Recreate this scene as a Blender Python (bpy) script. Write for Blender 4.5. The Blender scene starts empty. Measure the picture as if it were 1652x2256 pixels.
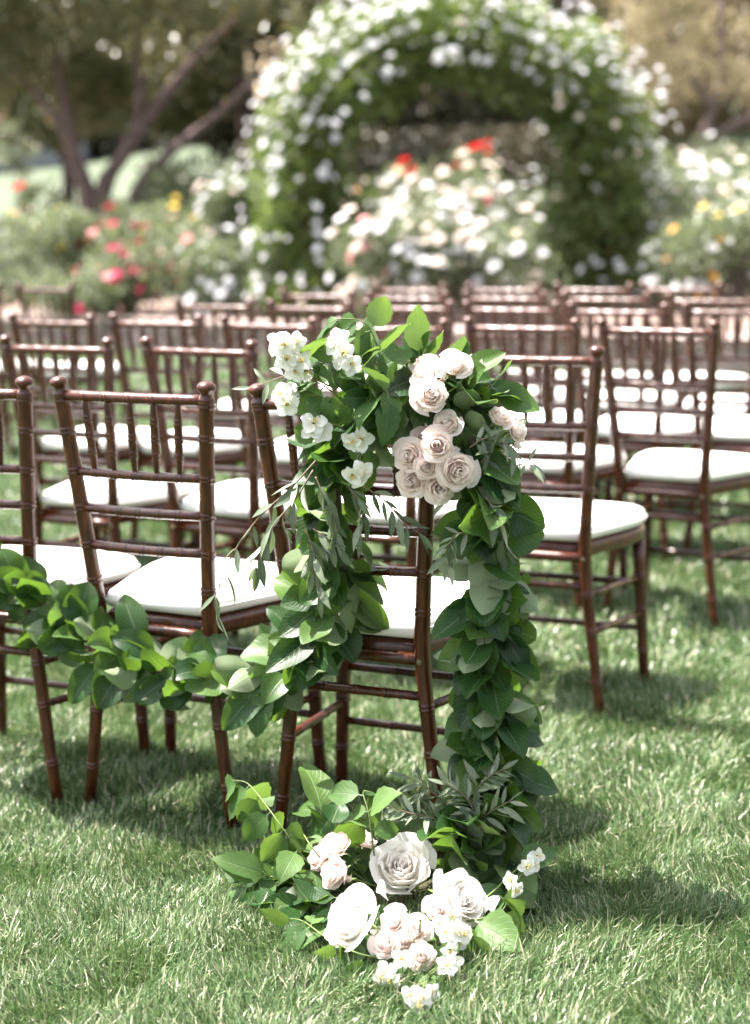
import bpy, math, random
import numpy as np
from mathutils import Matrix, Vector

random.seed(7)
RNG = np.random.default_rng(11)
scn = bpy.context.scene
COL = scn.collection

# ------------------------------------------------------------------ camera
F_PX, PITCH, CAM_H, ROLL = 3752.0, 0.17174, 1.223, -0.01671   # focal length in px of a 1652x2255 picture
CX, CY = 826.0, 1127.5
_cp, _sp = math.cos(PITCH), math.sin(PITCH)
_cr, _sr = math.cos(ROLL), math.sin(ROLL)
_r0, _u0 = Vector((1, 0, 0)), Vector((0, _sp, _cp))
CAM_R = _r0 * _cr + _u0 * _sr
CAM_U = _u0 * _cr - _r0 * _sr
CAM_F = Vector((0, _cp, -_sp))
EYE = Vector((0, 0, CAM_H))
cam_d = bpy.data.cameras.new('camera')
cam = bpy.data.objects.new('camera', cam_d)
COL.objects.link(cam)
m = Matrix.Identity(4)
for i in range(3):
    m[i][0], m[i][1], m[i][2], m[i][3] = CAM_R[i], CAM_U[i], -CAM_F[i], EYE[i]
cam.matrix_world = m
cam_d.sensor_fit = 'VERTICAL'
cam_d.sensor_height = 56.0
cam_d.sensor_width = 41.0
cam_d.lens = F_PX / 2255.0 * 56.0
cam_d.clip_end = 500
cam_d.dof.use_dof = True
cam_d.dof.focus_distance = 2.93
cam_d.dof.aperture_fstop = 3.8
scn.camera = cam

# ------------------------------------------------------------------ light
SUN_TO = Vector((-0.43, 0.17, 1.0)).normalized()
SUN_EL = math.asin(SUN_TO.z)
SUN_AZ = math.atan2(SUN_TO.x, SUN_TO.y)          # clockwise from +Y
world = bpy.data.worlds.new('World')
scn.world = world
world.use_nodes = True
wn = world.node_tree
wn.nodes.clear()
sky = wn.nodes.new('ShaderNodeTexSky')
sky.sky_type = 'NISHITA'
sky.sun_disc = False
sky.sun_elevation = SUN_EL
sky.sun_rotation = SUN_AZ
sky.dust_density = 4.0
sky.ozone_density = 0.4
bg = wn.nodes.new('ShaderNodeBackground')
bg.inputs['Strength'].default_value = 0.105
wo = wn.nodes.new('ShaderNodeOutputWorld')
hsv = wn.nodes.new('ShaderNodeHueSaturation')
hsv.inputs['Saturation'].default_value = 0.4
wn.links.new(sky.outputs[0], hsv.inputs['Color'])
wn.links.new(hsv.outputs[0], bg.inputs[0])
wn.links.new(bg.outputs[0], wo.inputs[0])
sd = bpy.data.lights.new('sun', 'SUN')
sd.energy = 5.0
sd.angle = math.radians(0.55)
sd.color = (1.0, 0.92, 0.865)
sun = bpy.data.objects.new('sun', sd)
COL.objects.link(sun)
sun.rotation_euler = (-SUN_TO).to_track_quat('-Z', 'Y').to_euler()
scn.view_settings.view_transform = 'Standard'
scn.view_settings.look = 'None'
scn.view_settings.exposure = 2.3
scn.view_settings.gamma = 1.0
scn.view_settings.use_curve_mapping = False
scn.cycles.max_bounces = 12
scn.cycles.transmission_bounces = 6
scn.cycles.diffuse_bounces = 7

# ------------------------------------------------------------------ helpers
def ray(u, v):
    return (CAM_F * F_PX + CAM_R * (u - CX) - CAM_U * (v - CY)) / F_PX

def at(u, v, y):
    r = ray(u, v)
    return EYE + r * (y / r.y)

def atz(u, v, z):
    r = ray(u, v)
    return EYE + r * ((z - CAM_H) / r.z)

def tag(o, label=None, cat=None, group=None, kind=None):
    if label: o['label'] = label
    if cat: o['category'] = cat
    if group: o['group'] = group
    if kind: o['kind'] = kind
    return o

def empty(name, loc=(0, 0, 0), rz=0.0):
    o = bpy.data.objects.new(name, None)
    o.empty_display_size = 0.02
    COL.objects.link(o)
    o.location = loc
    o.rotation_euler = (0, 0, rz)
    return o

def link(name, me, parent=None, mat=None, M=None):
    o = bpy.data.objects.new(name, me)
    COL.objects.link(o)
    if mat is not None and not me.materials:
        me.materials.append(mat)
    if parent is not None:
        o.parent = parent
    if M is not None:
        o.matrix_basis = M
    return o

def mesh_py(name, verts, faces, smooth=True, uvs=None):
    me = bpy.data.meshes.new(name)
    me.from_pydata([tuple(v) for v in verts], [], faces)
    if smooth:
        me.polygons.foreach_set('use_smooth', np.ones(len(me.polygons), bool))
    if uvs is not None:
        lay = me.uv_layers.new(name='UVMap')
        li = np.zeros(len(me.loops), np.int32)
        me.loops.foreach_get('vertex_index', li)
        lay.data.foreach_set('uv', np.asarray(uvs, np.float32)[li].ravel())
    me.update()
    return me

def mesh_np(name, V, F, attr=None, smooth=False):
    """V (n,3), F list of (array (m,k)) face-index blocks; attr: dict name->per-vertex float"""
    me = bpy.data.meshes.new(name)
    V = np.asarray(V, np.float32)
    me.vertices.add(len(V))
    me.vertices.foreach_set('co', V.ravel())
    loops = np.concatenate([f.ravel() for f in F]).astype(np.int32)
    tot = np.concatenate([np.full(len(f), f.shape[1], np.int32) for f in F])
    st = np.concatenate([[0], np.cumsum(tot)[:-1]]).astype(np.int32)
    me.loops.add(len(loops))
    me.loops.foreach_set('vertex_index', loops)
    me.polygons.add(len(tot))
    me.polygons.foreach_set('loop_start', st)
    if smooth:
        me.polygons.foreach_set('use_smooth', np.ones(len(tot), bool))
    for k, a in (attr or {}).items():
        at_ = me.attributes.new(k, 'FLOAT', 'POINT')
        at_.data.foreach_set('value', np.asarray(a, np.float32))
    me.update()
    me.validate()
    return me

def basis(axis, normal, loc=(0, 0, 0), s=1.0):
    """matrix whose local +Y is axis and local +Z is close to normal"""
    y = Vector(axis).normalized()
    z = Vector(normal)
    z = z - y * z.dot(y)
    if z.length < 1e-5:
        z = y.orthogonal()
    z.normalize()
    x = y.cross(z)
    if isinstance(s, (int, float)):
        s = (s, s, s)
    M = Matrix.Identity(4)
    for i in range(3):
        M[i][0], M[i][1], M[i][2], M[i][3] = x[i] * s[0], y[i] * s[1], z[i] * s[2], loc[i]
    return M

def zbasis(z, spin=0.0, loc=(0, 0, 0), s=1.0):
    z = Vector(z).normalized()
    x = z.orthogonal().normalized()
    x = Matrix.Rotation(spin, 3, z) @ x
    y = z.cross(x)
    M = Matrix.Identity(4)
    for i in range(3):
        M[i][0], M[i][1], M[i][2], M[i][3] = x[i] * s, y[i] * s, z[i] * s, loc[i]
    return M

def tube(pts, rad, sides=8, cap=True, V=None, F=None):
    """sweep circle along pts; returns verts, faces (appends to V,F)"""
    V = [] if V is None else V
    F = [] if F is None else F
    pts = [Vector(p) for p in pts]
    n = len(pts)
    rad = [rad] * n if isinstance(rad, (int, float)) else rad
    ref = None
    base = len(V)
    for i, p in enumerate(pts):
        t = (pts[min(i + 1, n - 1)] - pts[max(i - 1, 0)])
        t = t.normalized() if t.length > 1e-9 else Vector((0, 0, 1))
        if ref is None:
            ref = t.orthogonal().normalized()
        ref = (ref - t * ref.dot(t)).normalized()
        b = t.cross(ref)
        for k in range(sides):
            a = 2 * math.pi * k / sides
            V.append(p + ref * (rad[i] * math.cos(a)) + b * (rad[i] * math.sin(a)))
    for i in range(n - 1):
        for k in range(sides):
            k2 = (k + 1) % sides
            F.append((base + i * sides + k, base + i * sides + k2, base + (i + 1) * sides + k2, base + (i + 1) * sides + k))
    if cap:
        F.append(tuple(base + k for k in range(sides))[::-1])
        F.append(tuple(base + (n - 1) * sides + k for k in range(sides)))
    return V, F

def spline(pts, n):
    """Catmull-Rom through pts"""
    P = [Vector(p) for p in pts]
    P = [P[0] * 2 - P[1]] + P + [P[-1] * 2 - P[-2]]
    out = []
    segs = len(P) - 3
    for i in range(n):
        f = i / (n - 1) * segs
        k = min(int(f), segs - 1)
        t = f - k
        a, b, c, d = P[k:k + 4]
        out.append(0.5 * ((2 * b) + (c - a) * t + (2 * a - 5 * b + 4 * c - d) * t * t + (3 * b - a - 3 * c + d) * t ** 3))
    return out

# ------------------------------------------------------------------ materials
def new_mat(name):
    mt = bpy.data.materials.new(name)
    mt.use_nodes = True
    nt = mt.node_tree
    nt.nodes.clear()
    return mt, nt, nt.nodes, nt.links

def N(nt, t, **kw):
    n = nt.nodes.new(t)
    for k, v in kw.items():
        if k.startswith('in_'):
            n.inputs[int(k[3:]) if k[3:].isdigit() else k[3:]].default_value = v
        else:
            setattr(n, k, v)
    return n

def ramp(nt, stops):
    r = nt.nodes.new('ShaderNodeValToRGB')
    e = r.color_ramp.elements
    while len(e) < len(stops):
        e.new(0.5)
    for el, (p, c) in zip(e, stops):
        el.position = p
        el.color = (*c, 1)
    return r

def mixc(nt, a, b, fac, mode='MIX'):
    mx = nt.nodes.new('ShaderNodeMix')
    mx.data_type = 'RGBA'
    mx.blend_type = mode
    for sock, v in ((6, a), (7, b), (0, fac)):
        if isinstance(v, (int, float)):
            mx.inputs[sock].default_value = v
        elif isinstance(v, tuple):
            mx.inputs[sock].default_value = (*v, 1)
        else:
            nt.links.new(v, mx.inputs[sock])
    return mx.outputs[2]

def math_n(nt, op, a, b=None, c=None):
    n = nt.nodes.new('ShaderNodeMath')
    n.operation = op
    for i, v in enumerate((a, b, c)):
        if v is None: continue
        if isinstance(v, (int, float)):
            n.inputs[i].default_value = v
        else:
            nt.links.new(v, n.inputs[i])
    return n.outputs[0]

def finish_leaf(nt, color, trans_color, tfac, rough, bump=None, spec=0.5):
    p = N(nt, 'ShaderNodeBsdfPrincipled')
    p.inputs['Roughness'].default_value = rough
    p.inputs['Specular IOR Level'].default_value = spec
    nt.links.new(color, p.inputs['Base Color'])
    t = N(nt, 'ShaderNodeBsdfTranslucent')
    nt.links.new(trans_color, t.inputs['Color'])
    if bump is not None:
        nt.links.new(bump, p.inputs['Normal'])
    mx = N(nt, 'ShaderNodeMixShader')
    mx.inputs[0].default_value = tfac
    nt.links.new(p.outputs[0], mx.inputs[1])
    nt.links.new(t.outputs[0], mx.inputs[2])
    o = N(nt, 'ShaderNodeOutputMaterial')
    nt.links.new(mx.outputs[0], o.inputs[0])

def leaf_mat(name, lo, mid, hi, back, trans, tfac=0.3, rough=0.38, veins=9.0, spec=0.5):
    mt, nt, nd, lk = new_mat(name)
    inf = N(nt, 'ShaderNodeObjectInfo')
    rp = ramp(nt, [(0.0, lo), (0.55, mid), (1.0, hi)])
    lk.new(inf.outputs['Random'], rp.inputs[0])
    uv = N(nt, 'ShaderNodeUVMap')
    sep = N(nt, 'ShaderNodeSeparateXYZ')
    lk.new(uv.outputs[0], sep.inputs[0])
    ax = math_n(nt, 'ABSOLUTE', math_n(nt, 'SUBTRACT', sep.outputs[0], 0.5))
    rib = math_n(nt, 'SUBTRACT', 1.0, math_n(nt, 'MINIMUM', math_n(nt, 'MULTIPLY', ax, 38.0), 1.0))
    ph = math_n(nt, 'FRACT', math_n(nt, 'SUBTRACT', math_n(nt, 'MULTIPLY', sep.outputs[1], veins), math_n(nt, 'MULTIPLY', ax, veins * 0.75)))
    vn = math_n(nt, 'SUBTRACT', 1.0, math_n(nt, 'MINIMUM', math_n(nt, 'MULTIPLY', math_n(nt, 'ABSOLUTE', math_n(nt, 'SUBTRACT', ph, 0.5)), 11.0), 1.0))
    vm = math_n(nt, 'MAXIMUM', rib, math_n(nt, 'MULTIPLY', vn, 0.45))
    tc = N(nt, 'ShaderNodeTexCoord')
    ns = N(nt, 'ShaderNodeTexNoise')
    ns.inputs['Scale'].default_value = 60
    ns.inputs['Detail'].default_value = 3
    lk.new(tc.outputs['Object'], ns.inputs['Vector'])
    c1 = mixc(nt, rp.outputs[0], (0.0, 0.0, 0.0), math_n(nt, 'MULTIPLY', math_n(nt, 'SUBTRACT', ns.outputs[0], 0.35), 0.5))
    vo = N(nt, 'ShaderNodeTexNoise')
    vo.inputs['Scale'].default_value = 140
    vo.inputs['Detail'].default_value = 1
    lk.new(tc.outputs['Object'], vo.inputs['Vector'])
    sp = math_n(nt, 'MULTIPLY', math_n(nt, 'GREATER_THAN', vo.outputs[0], 0.70), 0.55)
    c1 = mixc(nt, c1, (0.10, 0.075, 0.03), sp)
    c2 = mixc(nt, c1, back, math_n(nt, 'MULTIPLY', vm, 0.5))
    gm = N(nt, 'ShaderNodeNewGeometry')
    c3 = mixc(nt, c2, back, math_n(nt, 'MULTIPLY', gm.outputs['Backfacing'], 0.75))
    bp = N(nt, 'ShaderNodeBump')
    bp.inputs['Strength'].default_value = 0.35
    bp.inputs['Distance'].default_value = 0.0016
    hgt = math_n(nt, 'ADD', math_n(nt, 'MULTIPLY', vm, -1.0), math_n(nt, 'MULTIPLY', ns.outputs[0], 0.8))
    lk.new(hgt, bp.inputs['Height'])
    tr = mixc(nt, trans, c2, 0.25)
    finish_leaf(nt, c3, tr, tfac, rough, bp.outputs[0], spec)
    return mt

M_SALAL = leaf_mat('salal_leaf', (0.009, 0.036, 0.009), (0.019, 0.064, 0.014), (0.080, 0.145, 0.034), (0.24, 0.30, 0.18), (0.17, 0.32, 0.028), 0.30, 0.42, 9.0, 0.32)
M_MOCK = leaf_mat('mock_orange_leaf', (0.034, 0.082, 0.020), (0.055, 0.118, 0.029), (0.088, 0.160, 0.044), (0.15, 0.22, 0.11), (0.18, 0.30, 0.04), 0.32, 0.5, 7.0, 0.3)
M_OLIVE = leaf_mat('olive_leaf', (0.060, 0.095, 0.050), (0.11, 0.15, 0.088), (0.16, 0.20, 0.13), (0.46, 0.49, 0.41), (0.20, 0.28, 0.10), 0.18, 0.42, 5.0, 0.4)

def attr_leaf_mat(name, stops, trans, tfac=0.3, rough=0.45, attr='rnd', spec=0.5):
    mt, nt, nd, lk = new_mat(name)
    a = N(nt, 'ShaderNodeAttribute', attribute_name=attr)
    rp = ramp(nt, stops)
    lk.new(a.outputs['Fac'], rp.inputs[0])
    tr = mixc(nt, rp.outputs[0], trans, 0.5)
    finish_leaf(nt, rp.outputs[0], tr, tfac, rough, None, spec)
    return mt

def wood_mat(name):
    mt, nt, nd, lk = new_mat(name)
    tc = N(nt, 'ShaderNodeTexCoord')
    mp = N(nt, 'ShaderNodeMapping')
    mp.inputs['Scale'].default_value = (34, 34, 5)
    lk.new(tc.outputs['Object'], mp.inputs[0])
    ns = N(nt, 'ShaderNodeTexNoise')
    ns.inputs['Scale'].default_value = 3.0
    ns.inputs['Detail'].default_value = 6
    lk.new(mp.outputs[0], ns.inputs['Vector'])
    rp = ramp(nt, [(0.25, (0.015, 0.0032, 0.0009)), (0.5, (0.043, 0.0088, 0.0019)), (0.78, (0.125, 0.035, 0.0075))])
    lk.new(ns.outputs[0], rp.inputs[0])
    inf = N(nt, 'ShaderNodeObjectInfo')
    c = mixc(nt, rp.outputs[0], (0.052, 0.009, 0.0036), math_n(nt, 'MULTIPLY', inf.outputs['Random'], 0.4))
    p = N(nt, 'ShaderNodeBsdfPrincipled')
    lk.new(c, p.inputs['Base Color'])
    n2 = N(nt, 'ShaderNodeTexNoise')
    n2.inputs['Scale'].default_value = 40
    lk.new(tc.outputs['Object'], n2.inputs['Vector'])
    lk.new(math_n(nt, 'ADD', math_n(nt, 'MULTIPLY', n2.outputs[0], 0.2), 0.24), p.inputs['Roughness'])
    p.inputs['Specular IOR Level'].default_value = 0.32
    p.inputs['Coat Weight'].default_value = 0.36
    p.inputs['Coat Roughness'].default_value = 0.2
    bp = N(nt, 'ShaderNodeBump')
    bp.inputs['Strength'].default_value = 0.15
    bp.inputs['Distance'].default_value = 0.001
    lk.new(ns.outputs[0], bp.inputs['Height'])
    lk.new(bp.outputs[0], p.inputs['Normal'])
    o = N(nt, 'ShaderNodeOutputMaterial')
    lk.new(p.outputs[0], o.inputs[0])
    return mt

def simple_mat(name, c1, c2, scale=20, rough=0.7, bump=0.2, dist=0.002, detail=5, spec=0.4):
    mt, nt, nd, lk = new_mat(name)
    tc = N(nt, 'ShaderNodeTexCoord')
    ns = N(nt, 'ShaderNodeTexNoise')
    ns.inputs['Scale'].default_value = scale
    ns.inputs['Detail'].default_value = detail
    lk.new(tc.outputs['Object'], ns.inputs['Vector'])
    rp = ramp(nt, [(0.3, c1), (0.7, c2)])
    lk.new(ns.outputs[0], rp.inputs[0])
    inf = N(nt, 'ShaderNodeObjectInfo')
    hs = N(nt, 'ShaderNodeHueSaturation')
    lk.new(rp.outputs[0], hs.inputs['Color'])
    lk.new(math_n(nt, 'ADD', math_n(nt, 'MULTIPLY', inf.outputs['Random'], 0.3), 0.85), hs.inputs['Value'])
    p = N(nt, 'ShaderNodeBsdfPrincipled')
    p.inputs['Roughness'].default_value = rough
    p.inputs['Specular IOR Level'].default_value = spec
    lk.new(hs.outputs[0], p.inputs['Base Color'])
    bp = N(nt, 'ShaderNodeBump')
    bp.inputs['Strength'].default_value = bump
    bp.inputs['Distance'].default_value = dist
    lk.new(ns.outputs[0], bp.inputs['Height'])
    lk.new(bp.outputs[0], p.inputs['Normal'])
    o = N(nt, 'ShaderNodeOutputMaterial')
    lk.new(p.outputs[0], o.inputs[0])
    return mt

def petal_mat(name, base, tip, tfac=0.5, rough=0.55):
    mt, nt, nd, lk = new_mat(name)
    uv = N(nt, 'ShaderNodeUVMap')
    sep = N(nt, 'ShaderNodeSeparateXYZ')
    lk.new(uv.outputs[0], sep.inputs[0])
    ns = N(nt, 'ShaderNodeTexNoise')
    ns.inputs['Scale'].default_value = 6
    ns.inputs['Detail'].default_value = 3
    mp = N(nt, 'ShaderNodeMapping')
    mp.inputs['Scale'].default_value = (6, 0.7, 1)
    lk.new(uv.outputs[0], mp.inputs[0])
    lk.new(mp.outputs[0], ns.inputs['Vector'])
    c = mixc(nt, base, tip, math_n(nt, 'POWER', sep.outputs[1], 1.3))
    bp = N(nt, 'ShaderNodeBump')
    bp.inputs['Strength'].default_value = 0.25
    bp.inputs['Distance'].default_value = 0.001
    lk.new(ns.outputs[0], bp.inputs['Height'])
    inf = N(nt, 'ShaderNodeObjectInfo')
    hs = N(nt, 'ShaderNodeHueSaturation')
    lk.new(c, hs.inputs['Color'])
    lk.new(math_n(nt, 'ADD', math_n(nt, 'MULTIPLY', inf.outputs['Random'], 0.08), 0.95), hs.inputs['Value'])
    finish_leaf(nt, hs.outputs[0], hs.outputs[0], tfac, rough, bp.outputs[0], 0.25)
    return mt

M_WOOD = wood_mat('mahogany_wood')
M_CUSH = simple_mat('white_canvas', (0.70, 0.685, 0.66), (0.77, 0.755, 0.73), 350, 0.85, 0.15, 0.0008, 2, 0.2)
M_BRASS = simple_mat('screw_metal', (0.12, 0.09, 0.05), (0.2, 0.16, 0.1), 60, 0.35)
M_STEM = simple_mat('green_stem', (0.08, 0.13, 0.035), (0.14, 0.18, 0.05), 80, 0.6)
M_TWIG = simple_mat('twig_bark', (0.10, 0.075, 0.05), (0.20, 0.16, 0.11), 90, 0.75)
M_ROPE = simple_mat('vine_rope', (0.045, 0.035, 0.018), (0.10, 0.085, 0.045), 120, 0.8, 0.5)
M_PBLUSH_IN = petal_mat('blush_petal_inner', (0.95, 0.86, 0.825), (0.95, 0.90, 0.875), 0.6)
M_PBLUSH = petal_mat('blush_petal_outer', (0.95, 0.85, 0.80), (0.955, 0.875, 0.835), 0.58)
M_PCREAM_IN = petal_mat('cream_petal_inner', (0.95, 0.90, 0.86), (0.95, 0.925, 0.90), 0.6)
M_PCREAM = petal_mat('cream_petal_outer', (0.90, 0.875, 0.82), (0.91, 0.89, 0.86))
M_PWHITE = petal_mat('white_petal', (0.70, 0.72, 0.60), (0.76, 0.76, 0.75), 0.3)
M_STAMEN = simple_mat('yellow_stamen', (0.66, 0.46, 0.12), (0.78, 0.62, 0.24), 200, 0.7)

# ------------------------------------------------------------------ ground
WALL_P = Vector((2.264, 12.872, 0))
WALL_D = Vector((-0.80, 0.60, 0)).normalized()     # towards the far left
WALL_N = Vector((0.60, 0.80, 0))                    # pointing away, behind the wall

def terr(x, y):
    s = (x - WALL_P.x) * WALL_N.x + (y - WALL_P.y) * WALL_N.y
    z = 0.0
    if s > 0.3:
        z = 0.24 + 0.05 * min(s - 0.3, 4.2)
    if s > 4.5:
        z += 0.165 * (min(s, 26) - 4.5)
    if s > 26:
        z += 0.52 * (s - 26)
    return z

def strip(name, s0, s1, ns, mat, label=None):
    V, F = [], []
    na = 60
    for i in range(ns + 1):
        s = s0 + (s1 - s0) * i / ns
        for j in range(na + 1):
            a = -60 + 120 * j / na
            p = WALL_P + WALL_D * a + WALL_N * s
            z = terr(p.x, p.y) if s1 > 0.3 else 0.0
            z += 0.0 if s < 5 else 0.03 * math.sin(a * 1.3 + s) + 0.04 * math.sin(a * 0.4 - s * 0.7)
            V.append((p.x, p.y, z))
    for i in range(ns):
        for j in range(na):
            k = i * (na + 1) + j
            F.append((k, k + na + 1, k + na + 2, k + 1))
    o = link(name, mesh_py(name, V, F), None, mat)
    tag(o, None, None, None, 'structure')
    return o

M_SOIL = simple_mat('lawn_soil', (0.022, 0.036, 0.012), (0.045, 0.065, 0.02), 25, 0.95, 0.6, 0.01)
M_BED = simple_mat('bed_mulch', (0.12, 0.085, 0.068), (0.27, 0.20, 0.17), 7, 0.95, 0.6, 0.03)
M_FARLAWN = simple_mat('far_lawn', (0.048, 0.072, 0.036), (0.082, 0.108, 0.060), 1.2, 0.8, 0.4, 0.03)
M_HILL = simple_mat('dry_hill', (0.17, 0.13, 0.08), (0.30, 0.235, 0.15), 0.8, 0.95, 0.8, 0.1)
M_ROAD = simple_mat('grey_gravel', (0.20, 0.19, 0.19), (0.30, 0.28, 0.28), 18, 0.95, 0.5, 0.01)
strip('lawn_ground', -40.0, 0.28, 40, M_SOIL)
strip('flower_bed_ground', 0.301, 4.49, 8, M_BED)
strip('upper_lawn_ground', 4.5, 26.0, 24, M_FARLAWN)
strip('hill', 26.01, 75.0, 24, M_HILL)

# lawn: curved blades, shorter count with distance
def blades(x0, x1, y0, y1, dens, L, W, keep=None):
    n = int((x1 - x0) * (y1 - y0) * dens)
    x = RNG.uniform(x0, x1, n)
    y = RNG.uniform(y0, y1, n)
    if keep is not None:
        k = keep(x, y)
        x, y = x[k], y[k]
        n = len(x)
    ph = 2.2 * np.sin(x * 5.1 + y * 3.3) + 1.7 * np.sin(x * 11.3 - y * 8.7 + 1.3) + 1.2 * np.sin(y * 17.0 + x * 3.1)
    az = ph + RNG.normal(0, 1.1, n)
    clump = 0.5 + 0.5 * np.sin(x * 9.7 + 2.0 * np.sin(y * 6.1)) * np.sin(y * 12.3 + 1.5 * np.sin(x * 8.0))
    ln = L * (0.62 + 0.42 * clump) * RNG.uniform(0.6, 1.25, n)
    lean = np.clip(RNG.normal(0.66, 0.40, n), 0.05, 1.45)
    w = W * RNG.uniform(0.7, 1.3, n)
    d = np.stack([np.cos(az), np.sin(az)], 1)
    pr = az + RNG.normal(0, 0.9, n) + math.pi / 2
    s = np.stack([np.cos(pr), np.sin(pr), np.zeros(n)], 1) * (w * 0.5)[:, None]
    b = np.stack([x, y, np.full(n, -0.003)], 1)
    m1 = b + np.stack([d[:, 0] * np.sin(lean * .55) * ln * .55, d[:, 1] * np.sin(lean * .55) * ln * .55, np.cos(lean * .55) * ln * .55], 1)
    l2 = np.minimum(lean * 1.45, 1.75)
    tp = m1 + np.stack([d[:, 0] * np.sin(l2) * ln * .5, d[:, 1] * np.sin(l2) * ln * .5, np.cos(l2) * ln * .5], 1)
    tp[:, 2] = np.maximum(tp[:, 2], 0.004)
    V = np.stack([b - s, b + s, m1 + s * .9, m1 - s * .9, tp], 1).reshape(-1, 3)
    r = np.clip(RNG.beta(2.2, 2.6, n) + 0.10 * (clump - .5), 0, 1)
    straw = RNG.random(n) < 0.05
    r = np.where(straw, 1.0, r * 0.88)
    i = np.arange(n)[:, None] * 5
    return V, i + np.array([[0, 1, 2, 3]]), i + np.array([[3, 2, 4]]), np.repeat(r, 5)

def frustum(margin):
    return lambda x, y: np.abs(x - 0.0) < (y * 0.222 + margin)

def before_wall(m):
    return lambda x, y: ((x - WALL_P.x) * WALL_N.x + (y - WALL_P.y) * WALL_N.y < -0.02) & (np.abs(x) < y * 0.222 + m)

parts_ = [
    blades(-1.0, 1.0, 2.25, 3.3, 64000, 0.054, 0.0028, frustum(0.08)),
    blades(-1.1, 1.1, 3.3, 4.4, 36000, 0.054, 0.0036, frustum(0.08)),
    blades(-2.0, 2.0, 4.4, 7.0, 9500, 0.060, 0.0058, frustum(0.15)),
    blades(-5.0, 5.0, 7.0, 19.0, 1500, 0.060, 0.013, before_wall(0.5)),
    blades(-1.6, 1.6, 1.9, 4.4, 9000, 0.062, 0.0045, lambda x, y: (np.abs(x) >= y * 0.222 + 0.08) & (np.abs(x) < y * 0.222 + 0.6)),
]
off = 0
Vs, Q, T, R_ = [], [], [], []
for V, q, t, r in parts_:
    Vs.append(V); Q.append(q + off); T.append(t + off); R_.append(r)
    off += len(V)
M_GRASS = attr_leaf_mat('grass_blade', [(0.0, (0.024, 0.056, 0.020)), (0.30, (0.055, 0.112, 0.035)), (0.58, (0.145, 0.202, 0.088)), (0.80, (0.34, 0.372, 0.235)), (1.0, (0.50, 0.46, 0.34))], (0.18, 0.31, 0.075), 0.18, 0.37, spec=0.5)
g = link('grass', mesh_np('grass', np.concatenate(Vs), [np.concatenate(Q), np.concatenate(T)], {'rnd': np.concatenate(R_)}), None, M_GRASS)
tag(g, 'mown green lawn with short blades around the chairs', None, None, 'stuff')
print('grass blades', off // 5)

# ------------------------------------------------------------------ chairs
CH = dict(wt=0.176, ws=0.132, wf=0.179, bt=0.048, bf=0.007, zs=0.42, H=0.92)

def post_at(z, side):
    c = CH
    if z > c['zs']:
        t = (z - c['zs']) / (c['H'] - c['zs'])
        te = t ** 1.08
        w, b = c['ws'] + (c['wt'] - c['ws']) * te, c['bt'] * t
    else:
        t = (c['zs'] - z) / c['zs']
        w, b = c['ws'] + (c['wf'] - c['ws']) * t ** 1.15, c['bf'] * t
    return Vector((side * w, -b, z))

RING = [(-.0088, 0), (-.0066, .0003), (-.0045, .0022), (-.0018, .0002), (.0018, .0002), (.0045, .0022), (.0066, .0003), (.0088, 0)]

def turned(path, rfun, nodes, sides=10, base_n=10, k=1.0):
    """path(t) with t in metres 0..L; rings at nodes"""
    L, fn = path
    s = {round(L * i / base_n, 5): 0.0 for i in range(base_n + 1)}
    for nd_ in nodes:
        for kk in [q for q in s if abs(q - nd_) < 0.0095]:
            del s[kk]
        for ds, dr in RING:
            if 0 <= nd_ + ds <= L:
                s[round(nd_ + ds, 5)] = dr * k
    ks = sorted(s)
    return tube([fn(q) for q in ks], [rfun(q / L) + s[q] for q in ks], sides)

def line(a, b, sag=Vector((0, 0, 0))):
    a, b = Vector(a), Vector(b)
    L = (b - a).length
    return L, (lambda s: a.lerp(b, s / L) + sag * (4 * (s / L) * (1 - s / L)))

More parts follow.
